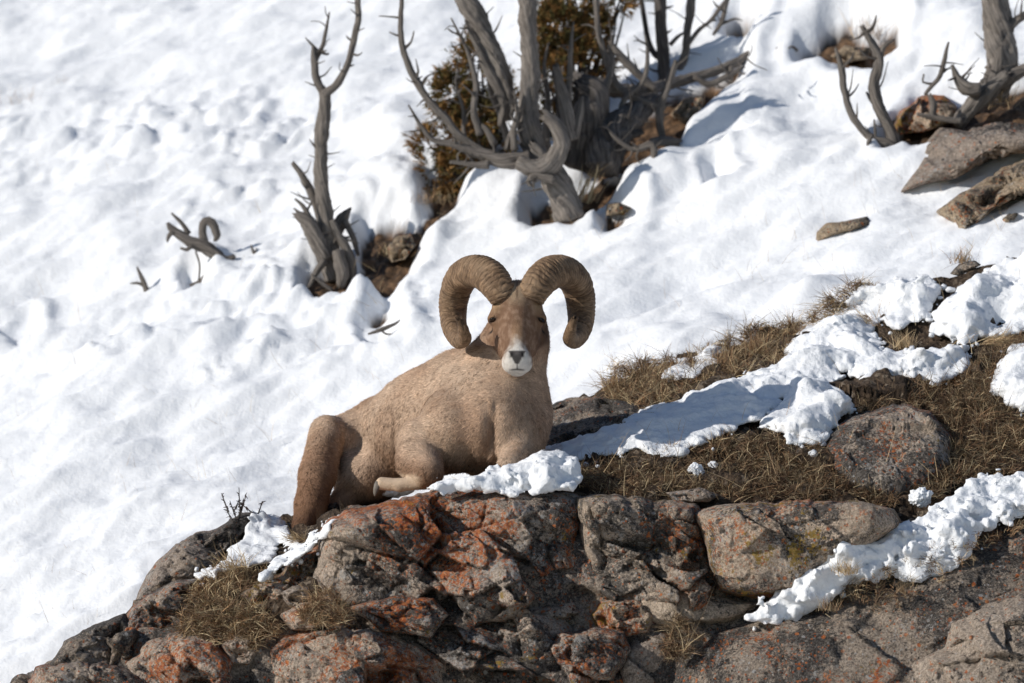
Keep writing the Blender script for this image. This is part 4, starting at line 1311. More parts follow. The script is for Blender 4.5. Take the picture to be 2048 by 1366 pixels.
uv = np.array([(g.uniform(1200, 2040), 0) for _ in range(160)])
uv[:, 1] = [g.uniform(fg_crest(a) + 10, 1000) for a in uv[:, 0]]
pp = P(uv[:, 0], uv[:, 1], fg_y(uv[:, 0], uv[:, 1]) - 0.06)
dd = np.array([-0.1, -0.2, 0.8]) + g.normal(size=pp.shape) * 0.5
dd /= np.linalg.norm(dd, axis=1, keepdims=True)
v, qd, t, c = blades(pp, dd, g.uniform(0.06, 0.16, len(pp)), g.uniform(0.0012, 0.0022, len(pp)), g.uniform(0.1, 0.6, len(pp)), ST[g.integers(0, 4, len(pp))], 79, 4)
tag(mesh_obj('grass_stems', v, [qd, t], M['grass'], attrs={'col': c}), 'scattered long straw stems over the outcrop', 'grass', kind='stuff')


# dark little shrub twigs on the left ridge
def twig_shrub(u, v, dy, label, seed):
    gg = np.random.default_rng(seed)
    y = float(fg_y(u, v)) + dy
    root = empty('twig_shrub', P(u, v, y)); tag(root, label, 'shrub')
    for k in range(9):
        a = gg.uniform(-1.0, 0.5); L = gg.uniform(0.04, 0.10)
        p0 = P(u + gg.uniform(-34, 40), v + gg.uniform(-14, 16), y)
        p1 = p0 + np.array([math.sin(a) * L * 0.5, gg.normal() * 0.01, math.cos(a) * L * 0.4]); p2 = p0 + np.array([math.sin(a) * L, gg.normal() * 0.02, math.cos(a) * L])
        vv, f, t, gr = tube(np.array([[*p0, 0.003], [*p1, 0.0024], [*p2, 0.0012]]), seed + k, seg=6, wander=0.004, jag=False)
        # seed heads along the twig
        o = mesh_obj('twig', vv, [f, t], M['wood_dark'], parent=root)
        at = o.data.attributes.new('grain', 'FLOAT_VECTOR', 'POINT'); at.data.foreach_set('vector', gr.astype(np.float32).ravel())
        nb = 14
        tt = gg.uniform(0.2, 1, nb)[:, None]
        bp = p0 * (1 - tt) ** 2 + 2 * p1 * tt * (1 - tt) + p2 * tt * tt
        bd = gg.normal(size=(nb, 3)); bd /= np.linalg.norm(bd, axis=1, keepdims=True)
        q = blades(bp, bd, gg.uniform(0.008, 0.018, nb), np.full(nb, 0.005), np.full(nb, 0.2), np.full((nb, 3), [0.05, 0.03, 0.028]), seed + k)
        mesh_obj('seed_heads', q[0], [q[1], q[2]], M['leaf'], parent=root, attrs={'col': q[3]})


twig_shrub(480, 1036, -0.05, 'dark leafless twigs with seed heads on the left ridge', 6000)


# ------------------------------------------------------------------ juniper foliage behind the dead trunks
def foliage(blobs, y0, seed, label, base):
    gg = np.random.default_rng(seed)
    root = empty('juniper_shrub', P(*base, y0)); tag(root, label, 'shrub')
    for k, (u, v, ru, rv, n, red) in enumerate(blobs):
        # little branchlets, each dressed with sprays of scale leaves
        c = P(u, v, y0)
        m = int(n * 1.7)
        d = gg.normal(size=(m, 3)); d /= np.linalg.norm(d, axis=1, keepdims=True)
        rad = gg.uniform(0.25, 1.0, m) ** 0.6 * (1 + 0.35 * fbm(d * 2 + k, 2, seed + k))
        p = c + d * rad[:, None] * np.array([ru, (ru + rv) * 0.35, rv]) / PPM
        keep = fbm(p * 11, 3, seed + 50) > -0.12
        p, d = p[keep], d[keep]
        nb = 11
        pr = np.repeat(p, nb, 0); dr = np.repeat(d, nb, 0)
        tt = gg.uniform(0, 1, len(pr))[:, None]
        ax = dr + np.array([0, 0, 0.5]); ax /= np.linalg.norm(ax, axis=1, keepdims=True)
        b = pr + ax * tt * 0.05
        dd = ax + gg.normal(size=pr.shape) * 0.55; dd /= np.linalg.norm(dd, axis=1, keepdims=True)
        colr = np.array([[0.15, 0.115, 0.038], [0.25, 0.135, 0.045], [0.095, 0.085, 0.032], [0.34, 0.19, 0.07]])
        pick = gg.choice(4, len(p), p=[0.34 - 0.2 * red, 0.26 + 0.2 * red, 0.24 - 0.1 * red, 0.16 + 0.1 * red])
        col = np.repeat(colr[pick] * gg.uniform(0.6, 1.3, (len(p), 1)), nb, 0)
        q = blades(b, dd, gg.uniform(0.014, 0.034, len(b)), gg.uniform(0.0035, 0.0065, len(b)), gg.uniform(0, 0.4, len(b)), col, seed + k, 2)
        mesh_obj('foliage', q[0], [q[1], q[2]], M['leaf'], parent=root, attrs={'col': q[3]})
        for j in range(5):
            e = c + gg.normal(size=3) * np.array([ru, ru * 0.4, rv]) / PPM * 0.55
            s0 = P(*base, y0)
            mid = (s0 + e) / 2 + gg.normal(size=3) * 0.03
            vv, f, t, gr = tube(np.array([[*s0, 0.010], [*mid, 0.007], [*e, 0.003]]), seed + k * 9 + j, seg=8, step=0.02)
            o = mesh_obj('stem', vv, [f, t], M['wood_dark'], parent=root)
            at = o.data.attributes.new('grain', 'FLOAT_VECTOR', 'POINT'); at.data.foreach_set('vector', gr.astype(np.float32).ravel())


yj = float(hill_y(1000, 380))
foliage([(905, 190, 42, 52, 420, 0.3), (950, 130, 44, 60, 300, 0.2), (915, 280, 52, 50, 420, 0.4), (905, 345, 44, 44, 320, 0.6), (960, 230, 50, 60, 320, 0.3), (855, 285, 26, 26, 90, 1.0), (850, 400, 24, 24, 90, 0.8), (985, 300, 40, 40, 160, 0.5), (880, 372, 34, 34, 200, 0.8), (868, 330, 30, 34, 150, 0.8), (1000, 200, 36, 60, 160, 0.3)],
        yj + 0.22, 7000, 'rusty green juniper foliage left behind the twisted dead trunks', (960, 345))
foliage([(1120, 60, 60, 66, 620, 0.15), (1160, 110, 56, 56, 480, 0.2), (1100, 160, 44, 60, 380, 0.2), (1186, 50, 30, 44, 180, 0.6), (1150, 10, 70, 40, 360, 0.3), (1110, 235, 30, 36, 160, 0.4), (1200, 130, 24, 30, 90, 0.6), (1240, 8, 20, 16, 50, 0.8)],
        yj + 0.36, 7400, 'dark rusty juniper foliage between the upright trunks at top centre', (1130, 300))
# ------------------------------------------------------------------ the ram
HX = 1034.0
O = P(HX, 588, -0.14)
HF = np.array([0, -0.47, -0.883]); HN = np.array([0, -0.883, 0.47]); HR = np.array([1.0, 0, 0])


def hd(a, b, c):
    return O + HR * a + HF * b + HN * c


prims = []          # (kind, data, k)


def cap(p, r1, q, r2, k=0.05):
    prims.append(('c', (np.array(p), r1, np.array(q), r2), k))


def ell(c, rad, k=0.05, axes=None, sub=False):
    prims.append(('s' if sub else 'e', (np.array(c), np.array(rad), np.eye(3) if axes is None else np.array(axes)), k))


HAX = np.stack([HR, HF, HN])
# trunk
ell(P(985, 838, 0.02), (0.195, 0.24, 0.21), 0.02)
cap(P(980, 835, 0.02), 0.185, P(925, 800, 0.20), 0.165, 0.06)
cap(P(932, 778, 0.16), 0.135, P(850, 838, 0.36), 0.165, 0.08)
cap(P(860, 850, 0.32), 0.185, P(775, 888, 0.52), 0.165, 0.08)
cap(P(775, 888, 0.52), 0.165, P(742, 905, 0.62), 0.130, 0.06)
ell(P(736, 947, 0.45), (0.128, 0.16, 0.118), 0.05)
# shoulders and chest
ell(P(905, 862, -0.06), (0.128, 0.165, 0.150), 0.028)
ell(P(1046, 866, -0.10), (0.088, 0.12, 0.092), 0.04)
ell(P(990, 850, -0.16), (0.115, 0.10, 0.13), 0.06)
ell(P(984, 872, -0.275), (0.012, 0.05, 0.075), 0.05, sub=True)
# neck
cap(P(1004, 805, -0.01), 0.165, P(1037, 690, -0.02), 0.098, 0.07)
cap(P(978, 775, 0.06), 0.150, P(1036, 650, 0.0), 0.080, 0.07)
cap(P(1036, 690, -0.02), 0.098, P(1036, 610, -0.06), 0.080, 0.05)
# near foreleg: forearm to knee, cannon folded back to the hoof
cap(P(846, 892, -0.11), 0.100, P(838, 922, -0.17), 0.078, 0.022)
cap(P(838, 920, -0.17), 0.078, P(856, 944, -0.27), 0.056, 0.02)
cap(P(850, 962, -0.24), 0.030, P(800, 970, -0.23), 0.021, 0.012)
cap(P(800, 970, -0.23), 0.021, P(764, 967, -0.22), 0.022, 0.012)
# shoulder blade, hollow behind the elbow, hollow of the flank
cap(P(928, 772, 0.02), 0.050, P(902, 850, -0.14), 0.075, 0.06)
ell(P(782, 905, 0.13), (0.022, 0.07, 0.085), 0.06, sub=True)
ell(P(712, 868, 0.34), (0.03, 0.06, 0.06), 0.06, sub=True)
# far foreleg tucked under the chest
cap(P(1050, 890, -0.16), 0.065, P(1020, 930, -0.30), 0.045, 0.03)
# hind leg: thigh from the rump out to the stifle, shank down, hock, foot
cap(P(735, 880, 0.55), 0.12, P(662, 872, 0.42), 0.066, 0.03)
cap(P(654, 866, 0.40), 0.064, P(634, 950, 0.30), 0.066, 0.012)
cap(P(634, 950, 0.30), 0.066, P(622, 1012, 0.22), 0.057, 0.02)
cap(P(620, 1010, 0.22), 0.054, P(606, 1056, 0.14), 0.036, 0.02)
cap(P(606, 1056, 0.14), 0.034, P(596, 1078, 0.10), 0.024, 0.02)
cap(P(640, 1020, 0.30), 0.030, P(618, 1066, 0.20), 0.022, 0.02)
cap(P(700, 985, 0.40), 0.055, P(655, 1030, 0.32), 0.03, 0.03)
# head
ell(hd(0, 0.03, -0.055), (0.080, 0.085, 0.085), 0.04, HAX)
cap(hd(0, 0.06, -0.055), 0.086, hd(0, 0.235, -0.045), 0.043, 0.03)
cap(hd(0, 0.02, 0.000), 0.046, hd(0, 0.235, -0.018), 0.032, 0.03)
cap(hd(-0.03, 0.0, -0.01), 0.048, hd(0.03, 0.0, -0.01), 0.048, 0.03)
for s in (-1, 1):
    cap(hd(s * 0.066, 0.060, -0.018), 0.024, hd(s * 0.083, 0.078, -0.040), 0.022, 0.018)      # brow over the eye
    ell(hd(s * 0.046, 0.130, -0.078), (0.032, 0.080, 0.048), 0.03, HAX)                       # cheek
    cap(hd(s * 0.020, 0.248, -0.010), 0.023, hd(s * 0.027, 0.262, -0.040), 0.024, 0.015)      # upper lip and nostril wing
    ell(hd(s * 0.094, 0.092, -0.022), (0.015, 0.0075, 0.016), 0.006, HAX, sub=True)            # eye socket
    ell(hd(s * 0.021, 0.262, 0.012), (0.0075, 0.010, 0.010), 0.005, HAX, sub=True)            # nostril
ell(hd(0, 0.252, -0.030), (0.046, 0.044, 0.046), 0.025, HAX)
ell(hd(0, 0.256, -0.068), (0.036, 0.036, 0.024), 0.016, HAX)
ell(hd(0, 0.298, -0.050), (0.036, 0.010, 0.0035), 0.005, HAX, sub=True)                        # mouth line


def prim_d(kind, dt, p):
    if kind == 'c':
        a, r1, b, r2 = dt
        ab = b - a
        h = np.clip(((p - a) @ ab) / (ab @ ab), 0, 1)
        return np.linalg.norm(p - a - h[..., None] * ab, axis=-1) - (r1 + (r2 - r1) * h)
    c, r, ax = dt
    q = (p - c) @ ax.T
    k0 = np.linalg.norm(q / r, axis=-1); k1 = np.linalg.norm(q / (r * r), axis=-1)
    return k0 * (k0 - 1) / np.maximum(k1, 1e-6)


def build_body():
    h = 0.0042
    lo = np.array([1e9] * 3); hi = -lo
    for kd, dt, k in prims:
        if kd == 'c':
            for c, r in ((dt[0], dt[1]), (dt[2], dt[3])):
                lo = np.minimum(lo, c - r); hi = np.maximum(hi, c + r)
        else:
            r = dt[1].max(); lo = np.minimum(lo, dt[0] - r); hi = np.maximum(hi, dt[0] + r)
    lo -= 0.05; hi += 0.05
    n = np.ceil((hi - lo) / h).astype(int) + 1
    vol = np.full(n, 0.2, np.float32)
    for kd, dt, k in prims:
        pad = k + 0.05
        if kd == 'c':
            a = np.minimum(dt[0] - dt[1], dt[2] - dt[3]) - pad; b = np.maximum(dt[0] + dt[1], dt[2] + dt[3]) + pad
        else:
            a = dt[0] - dt[1].max() - pad; b = dt[0] + dt[1].max() + pad
        i0 = np.clip(((a - lo) / h).astype(int), 0, n - 1); i1 = np.clip(((b - lo) / h).astype(int) + 1, 1, n)
        ax = [lo[j] + np.arange(i0[j], i1[j]) * h for j in range(3)]
        g = np.stack(np.meshgrid(*ax, indexing='ij'), -1).astype(np.float32)
        d = prim_d(kd, tuple(x.astype(np.float32) if isinstance(x, np.ndarray) else x for x in dt), g)
        sl = tuple(slice(i0[j], i1[j]) for j in range(3))
        o = vol[sl]
        if kd == 's':
            t = np.clip(0.5 - 0.5 * (o + d) / k, 0, 1)
            vol[sl] = o * (1 - t) - d * t + k * t * (1 - t)
        else:
            t = np.clip(0.5 + 0.5 * (o - d) / k, 0, 1)
            vol[sl] = o * (1 - t) + d * t - k * t * (1 - t)
    # folds of hide and muscle
    v, f = surface_nets(vol, lo, h)
    return v, f


def ram_color(v, nrm):
    """coat colours with some painted shade: tan flank, darker legs and face, white muzzle, black nose"""
    u, w = pix(v)
    loc = (v - O) @ HAX.T                       # right, along the face, out of the face
    a, b, c = loc[:, 0], loc[:, 1], loc[:, 2]
    n1 = fbm(v * 6, 3, 900); n2 = fbm(v * 22, 3, 910); n3 = fbm(v * 60, 2, 915)
    tan = np.array([0.45, 0.315, 0.222]); pale = np.array([0.60, 0.450, 0.335]); brn = np.array([0.185, 0.098, 0.056]); dk = np.array([0.085, 0.045, 0.028])
    col = np.repeat(tan[None], len(v), 0)
    def mix(m, k):
        nonlocal col
        m = np.clip(m, 0, 1)[:, None]
        col = col * (1 - m) + np.asarray(k) * m
    mix(sstep(0.0, 0.5, n1) * 0.5, pale)
    mix(sstep(0.05, 0.5, -n1) * 0.35, brn * 1.5)
    # pale saddle over the withers and down the shoulder
    mix(np.exp(-(((u - 905) / 46) ** 2 + ((w - 745) / 36) ** 2)) * 0.75, [0.56, 0.42, 0.31])
    mix(np.exp(-(((u - 800) / 60) ** 2 + ((w - 850) / 34) ** 2)) * 0.35, pale)
    # darker back line, lower flank and legs, plus painted shade where noted
    mix(sstep(870, 990, w) * sstep(960, 860, u) * 0.7, brn * 1.3)
    mix(np.exp(-(((u - 790) / 26) ** 2 + ((w - 930) / 50) ** 2)) * 0.6, brn)  # shade painted into the crease between belly and foreleg
    mix(np.exp(-(((u - 700) / 30) ** 2 + ((w - 940) / 46) ** 2)) * 0.45, pale * 0.95)
    mix(np.exp(-(((u - 985) / 9) ** 2 + ((w - 860) / 36) ** 2)) * 0.5, brn * 1.2)  # painted shade of the vertical groove between the shoulders
    mix(sstep(1050, 1092, u) * sstep(760, 800, w) * 0.35, brn * 1.4)  # colour darkened where the right side turns away from the sun
    leg = sstep(676, 655, u) * sstep(835, 900, w)
    mix(leg * (0.40 + 0.45 * sstep(880, 1030, w)), brn * 1.2)
    mix(leg * sstep(1000, 1080, w), dk * 1.2)
    mix(sstep(905, 945, w) * sstep(800, 830, u) * sstep(930, 890, u) * 0.6, brn)
    cann = sstep(-0.15, -0.18, v[:, 1]) * sstep(940, 955, w) * sstep(852, 828, u) * (u > 735)
    mix(cann * 0.95, [0.66, 0.50, 0.36])
    mix(np.exp(-(((u - 652) / 26) ** 2 + ((w - 1046) / 22) ** 2)) * (u > 632) * 0.8, [0.55, 0.42, 0.30])
    mix(sstep(955, 930, u) * sstep(800, 840, w) * 0.0, brn)
    # head
    head = sstep(-0.05, 0.0, b + 0.25 * c) * (np.abs(a) < 0.14) * (v[:, 1] < -0.03) * sstep(0.335, 0.318, b) * sstep(-0.165 + 0.06 * sstep(0.10, 0.2, b), -0.12 + 0.02 * sstep(0.1, 0.2, b), c)
    head = head * sstep(758, 750, w)
    mix(head * 0.92, brn * 0.98)
    mix(head * sstep(-0.3, 0.6, 0.5 * n2 + 0.9 * n3) * 0.42, tan * 0.85)
    mix(head * sstep(0.0, 0.5, -n1 - 0.4 * n2) * 0.6, dk * 1.5)
    mix(head * sstep(0.085, 0.03, b) * sstep(0.045, 0.015, np.abs(a)) * 0.85, [0.40, 0.29, 0.19])
    mix(head * np.exp(-((np.abs(a) - 0.075) / 0.018) ** 2 - ((b - 0.055) / 0.022) ** 2) * 0.75, [0.36, 0.235, 0.13])
    mix(head * sstep(0.09, 0.19, b) * sstep(0.026, 0.008, np.abs(a)) * 0.75, [0.40, 0.25, 0.145])
    mix(head * sstep(0.055, 0.08, np.abs(a)) * sstep(0.10, 0.12, b) * 0.55, dk * 1.4)
    mix(head * np.exp(-((np.abs(a) - 0.080) / 0.020) ** 2 - ((b - 0.115) / 0.018) ** 2) * 0.5, [0.30, 0.18, 0.10])
    wh = sstep(0.188, 0.258, b + 0.012 * n2 + 0.012 * n3 + 0.026 * sstep(0.028, 0.0, np.abs(a)) - 0.034 * sstep(0.026, 0.050, np.abs(a)))
    mix(head * wh, [0.72, 0.67, 0.61])
    # nose leather: a black vee with the nostrils
    zz = v[:, 2] - O[2]
    fr = sstep(-0.15, -0.4, nrm[:, 1]) * head * sstep(0.20, 0.225, b)
    tq = np.clip((-0.200 - zz) / 0.046, 0, 1)
    nose = sstep(0.004, -0.003, np.abs(a) - 0.032 * (1 - 0.78 * tq ** 0.9)) * sstep(-0.198, -0.203, zz) * sstep(-0.249, -0.244, zz) * fr
    mix(nose * 0.97, [0.045, 0.039, 0.038])
    mix(nose * np.exp(-(a / 0.012) ** 2 - ((zz + 0.208) / 0.008) ** 2) * 0.6, [0.16, 0.14, 0.135])
    mix(np.exp(-((np.abs(a) - 0.020 + 0.3 * (zz + 0.216)) / 0.0055) ** 2 - ((zz + 0.215) / 0.010) ** 2) * fr * 1.2, [0.012, 0.010, 0.010])
    mix(np.exp(-(a / 0.0025) ** 2) * sstep(-0.240, -0.245, zz) * sstep(-0.270, -0.266, zz) * fr * 0.8, [0.06, 0.05, 0.05])
    mouth = np.exp(-((zz + 0.266 + 0.10 * np.abs(a)) / 0.0034) ** 2) * sstep(0.034, 0.018, np.abs(a)) * fr
    mix(mouth * 0.85, [0.035, 0.028, 0.028])
    eye = np.exp(-((np.abs(a) - 0.086) / 0.014) ** 2 - ((b - 0.0915 - 0.10 * (np.abs(a) - 0.086)) / 0.0042) ** 2) * head
    mix(eye * 1.6, [0.012, 0.008, 0.007])
    mix(np.exp(-((np.abs(a) - 0.074) / 0.006) ** 2 - ((b - 0.108) / 0.014) ** 2) * head * 0.3, dk)
    seam = np.exp(-(a / 0.0032) ** 2) * sstep(0.055, 0.03, b) * head
    mix(seam * 0.8, dk * 0.8)
    mask_len = 0.018 * (1 - 0.72 * head) * (1 - 0.75 * head * wh) * (1 - 0.1 * leg) * (1 - 0.5 * cann)
    mask_len = np.where((nose > 0.2) | (eye > 0.3) | (mouth > 0.3), 0.0, mask_len)
    col = col * (1 + 0.16 * n2 + 0.12 * n3)[:, None]
    return np.clip(col, 0.012, 0.85), mask_len, head, leg


def build_ram():
    root = empty('bighorn_ram', P(900, 985, 0.1))
    tag(root, 'brown bighorn ram with massive curled horns lying on the lichen boulder', 'ram')
    v, f = build_body()
    nrm = vnormals(v, f)
    ctr = v.mean(0)
    if ((v - ctr) * nrm).sum() < 0:
        f = f[:, ::-1]; nrm = -nrm
    # muscle and coat relief
    amp = np.where(((v - O) @ HAX.T)[:, 1] > -0.08, 0.25, 1.0) * np.where(v[:, 2] > O[2] - 0.38, 0.5, 1.0)
    v = v + nrm * ((fbm(v * 7, 3, 920) * 0.011 + fbm(v * np.array([30, 30, 14]), 2, 921) * 0.002) * amp)[:, None]
    nrm = vnormals(v, f)
    col, flen, head, leg = ram_color(v, nrm)
    skin = attr_mat('ram_hide', rough=0.75, bump=(160, 0.004))
    body = mesh_obj('body', v, f, skin, parent=root, attrs={'col': col * 0.9})
    # coat: short tapering hair tufts
    g = np.random.default_rng(31)
    tri_a = np.concatenate([f[:, [0, 1, 2]], f[:, [0, 2, 3]]])
    vis = (nrm[tri_a[:, 0], 1] < 0.45) & (flen[tri_a[:, 0]] > 0)
    tri_a = tri_a[vis]
    n = 260000
    pick = g.integers(0, len(tri_a), n)
    hsel = head[tri_a[:, 0]] > 0.5
    extra = g.choice(np.where(hsel)[0], 60000) if hsel.any() else np.zeros(0, int)
    pick = np.concatenate([pick, extra])
    n = len(pick)
    w = g.dirichlet((1, 1, 1), n)
    T = tri_a[pick]
    base = (v[T] * w[..., None]).sum(1); nn = (nrm[T] * w[..., None]).sum(1); nn /= np.linalg.norm(nn, axis=1, keepdims=True)
    cc = (col[T] * w[..., None]).sum(1); ll = (flen[T] * w).sum(1); hh = head[T[:, 0]]; lg = leg[T[:, 0]]
    flow = np.where(hh[:, None] > 0.5, -HF * 1.0 + HR * np.sign(base[:, :1] - O[0]) * 0.5, np.where(lg[:, None] > 0.4, np.array([[-0.1, 0.0, -1.0]]), np.array([[-0.45, 0.35, -0.75]])))
    flow = flow + np.stack([fbm(base * 5, 2, 940 + k) for k in range(3)], 1) * 0.7
    flow -= nn * (flow * nn).sum(1, keepdims=True); flow /= np.maximum(np.linalg.norm(flow, axis=1, keepdims=True), 1e-6)
    lift = np.where(hh > 0.5, 0.26, 0.34)
    jit = g.normal(size=base.shape) * 0.17
    clump = np.stack([fbm(base * 60, 2, 950 + k) for k in range(3)], 1) * 0.30
    d = flow + nn * lift[:, None] + jit + clump; d /= np.linalg.norm(d, axis=1, keepdims=True)
    L = ll * g.uniform(0.55, 1.25, n)
    side = np.cross(d, nn); side /= np.maximum(np.linalg.norm(side, axis=1, keepdims=True), 1e-6)
    W = (0.0012 + 0.065 * ll)[:, None]
    p0 = base - nn * 0.002
    tip = p0 + d * L[:, None] - nn * (L * 0.18)[:, None]
    vs = np.stack([p0 - side * W, p0 + side * W, tip], 1)
    fl_s = (base * flow).sum(1) * 14; fl_t = np.cross(flow, nn)
    strk = fbm(np.stack([(base * fl_t).sum(1) * 70, fl_s, base[:, 2] * 12], 1), 3, 957)
    shade = g.uniform(0.70, 1.22, (n, 1)) * (1 + 0.48 * strk[:, None]) * np.where(g.random((n, 1)) < 0.04, 0.6, 1)
    cr = cc * shade
    cs = np.stack([cr * 0.82, cr * 0.82, cr * 1.18], 1)
    sn = nn + d * 0.10 + g.normal(size=nn.shape) * 0.12; sn /= np.linalg.norm(sn, axis=1, keepdims=True)
    t = (np.arange(n) * 3)[:, None] + np.array([[0, 1, 2]])
    fur = attr_mat('ram_coat_hair', rough=0.85)
    fur.node_tree.nodes['Principled BSDF'].inputs['Specular IOR Level'].default_value = 0.1
    coat = mesh_obj('coat', vs.reshape(-1, 3), t, fur, parent=body, attrs={'col': np.clip(cs.reshape(-1, 3), 0, 0.9)}, normals=np.repeat(sn, 3, 0))
    coat['kind'] = 'stuff'

    # horns
    hm = NT('horn_keratin')
    gr = hm.attr('ring', 'Vector')
    rr = hm.noise(1.0, 5, 0.6, co=gr); r2 = hm.noise(3.0, 4, 0.6, co=gr)
    cc_ = hm.mix(hm.ramp(rr, 0.3, 0.7), (0.105, 0.062, 0.035), (0.32, 0.205, 0.120))
    cc_ = hm.mix(hm.ramp(r2, 0.56, 0.72, 0, 0.7), cc_, (0.045, 0.026, 0.015))
    cc_ = hm.mix(hm.ramp(hm.noise(11, 4), 0.45, 0.7, 0, 0.5), cc_, (0.37, 0.26, 0.165))
    cc_ = hm.mix(hm.math('MULTIPLY', hm.attr('groove', 'Fac'), 0.8), cc_, (0.035, 0.020, 0.012))
    hm.color(cc_); hm.b.inputs['Roughness'].default_value = 0.62; hm.b.inputs['Specular IOR Level'].default_value = 0.25
    hm.normal(hm.bump(hm.math('ADD', rr, r2), 0.006, 0.9))
    path = [(27, 598, -0.150, 0.046), (38, 575, -0.150, 0.056), (58, 553, -0.115, 0.0595), (86, 545, -0.055, 0.058), (112, 558, 0.005, 0.056), (126, 590, 0.05, 0.0535),
            (129, 628, 0.05, 0.0490), (125, 658, 0.005, 0.0430), (115, 678, -0.07, 0.0345), (106, 677, -0.150, 0.0262), (108, 658, -0.205, 0.0195), (116, 636, -0.235, 0.0120)]
    for s in (-1, 1):
        kn = np.array([[*P(HX + s * a, b, y), r] for a, b, y, r in path])
        c = catmull(kn, 0.0022)
        r = c[:, 3]; c = c[:, :3]
        sl = np.r_[0, np.cumsum(np.linalg.norm(np.diff(c, axis=0), axis=1))]
        t, N, B = frames(c)
        # keep the keel on the outside of the curl
        cen = np.array([HX + s * 88, 620.0]); cen = P(*cen, -0.05)
        outw = c - cen; outw -= t * (outw * t).sum(1, keepdims=True); outw /= np.maximum(np.linalg.norm(outw, axis=1, keepdims=True), 1e-6)
        N = outw; B = np.cross(t, N)
        seg = 56
        th = np.linspace(0, 2 * np.pi, seg, endpoint=False)
        S, TH = np.meshgrid(sl, th, indexing='ij')
        prof = 1 + 0.05 * np.cos(3 * TH) - 0.03 * np.cos(2 * TH)
        tipf = S / sl[-1]
        qq = np.stack([np.cos(TH) * 0.9, np.sin(TH) * 0.9, S * 20 + s * 9], -1).reshape(-1, 3)
        wob = fbm(qq, 3, 960 + s).reshape(S.shape)
        q3 = np.stack([np.cos(TH) * 3.2, np.sin(TH) * 3.2, S * 60 + s * 4], -1).reshape(-1, 3)
        w3 = fbm(q3, 2, 970 + s).reshape(S.shape)
        ph = S * 2 * np.pi / 0.0125 + wob * 2.0 + w3 * 1.1 + 0.9 * np.cos(TH * 2)
        ridge = np.abs(np.sin(ph * 0.5)) ** 0.6
        amp = 0.0060 * (1 - 0.75 * sstep(0.25, 0.8, tipf)) * (0.6 + 0.6 * np.clip(np.cos(TH - 0.3), -0.6, 1))
        R = r[:, None] * prof + ridge * amp - 0.002 + wob * 0.0016 + w3 * 0.0012
        grooves = np.exp(-((S - 0.33) / 0.004) ** 2) + np.exp(-((S - 0.50) / 0.004) ** 2) + np.exp(-((S - 0.62) / 0.003) ** 2)
        R = R - grooves * 0.004
        vv = c[:, None] + R[..., None] * (np.cos(TH)[..., None] * N[:, None] + np.sin(TH)[..., None] * B[:, None])
        e = fbm(np.stack([np.cos(th) * 2, np.sin(th) * 2, th * 0 + s], 1), 3, 980)
        vv[-1] += t[-1] * (e * 0.018)[:, None]; vv[-4:] += t[-4:, None] * (e * 0.006)[None, :, None]
        m = len(c)
        rg = np.stack([np.cos(TH) * 1.1, np.sin(TH) * 1.1, S * 95 + wob * 2.5 + s * 30], -1).reshape(-1, 3)
        vv = vv.reshape(-1, 3)
        ff = grid_faces(m, seg, True)
        vv = np.concatenate([vv, [c[-1] - t[-1] * 0.012]])
        i = np.arange(seg); b0 = (m - 1) * seg
        tr = np.stack([b0 + i, b0 + (i + 1) % seg, np.full(seg, m * seg)], 1)
        a_ = vv[ff[:, 0]]; nn_ = np.cross(vv[ff[:, 1]] - a_, vv[ff[:, 2]] - a_)
        if ((a_ - c[np.arange(len(ff)) // seg]) * nn_).sum() < 0:
            ff = ff[:, ::-1]; tr = tr[:, ::-1]
        gv = np.clip(1 - ridge * 1.9, 0, 1) * (1 - 0.6 * sstep(0.3, 0.9, tipf)) + grooves * 0.7
        tipd = sstep(0.955, 0.985, tipf)
        ho = mesh_obj('horn', vv, [ff, tr], hm.m, parent=root, attrs={'groove': np.r_[np.clip(gv + tipd * 0.7, 0, 1).ravel(), 1.0]})
        at = ho.data.attributes.new('ring', 'FLOAT_VECTOR', 'POINT')
        at.data.foreach_set('vector', np.concatenate([rg, rg[-1:]]).astype(np.float32).ravel())
        ho['label'] = 'curled ridged horn with a broomed tip'
        # eye: dark half closed
        em = NT('eye_glossy'); em.color((0.010, 0.006, 0.004)); em.b.inputs['Roughness'].default_value = 0.15; em.b.inputs['Specular IOR Level'].default_value = 0.5
        k = 24
        P2, T2 = np.meshgrid(np.linspace(0, np.pi, 13), np.linspace(0, 2 * np.pi, k, endpoint=False), indexing='ij')
        sp = np.stack([np.sin(P2) * np.cos(T2), np.sin(P2) * np.sin(T2), np.cos(P2)], -1).reshape(-1, 3)
        mesh_obj('eye', hd(s * 0.084, 0.091, -0.028) + (sp * np.array([0.0145, 0.0046, 0.016])) @ HAX, grid_faces(13, k, True), em.m, parent=root)
        # upper lid: a heavy hooded fold above the eye
        ln = []
        for q in np.linspace(0, 1, 9):
            aa = q * math.pi
            ln.append([*hd(s * (0.078 + 0.017 * math.sin(aa)), 0.0815 - 0.003 * math.sin(aa) + 0.004 * q, -0.012 - 0.034 * q), 0.0045 + 0.0025 * math.sin(aa)])
        lv, lf, lt, lg_ = tube(np.array(ln), 990 + s, seg=10, step=0.003, flute=0.05, wander=0.0, jag=False)
        lm = NT('eyelid_hide'); lm.color((0.22, 0.13, 0.075))
        mesh_obj('eyelid', lv, [lf, lt], lm.m, parent=root)
        # ear: a short cupped leaf laid back behind the horn
        e0 = hd(s * 0.066, 0.035, -0.120)
        ed = np.array([s * 0.42, 0.80, -0.12]); ed /= np.linalg.norm(ed)
        es = np.cross(ed, [0, -1, 0.2]); es /= np.linalg.norm(es); en = np.cross(es, ed)
        rows = []
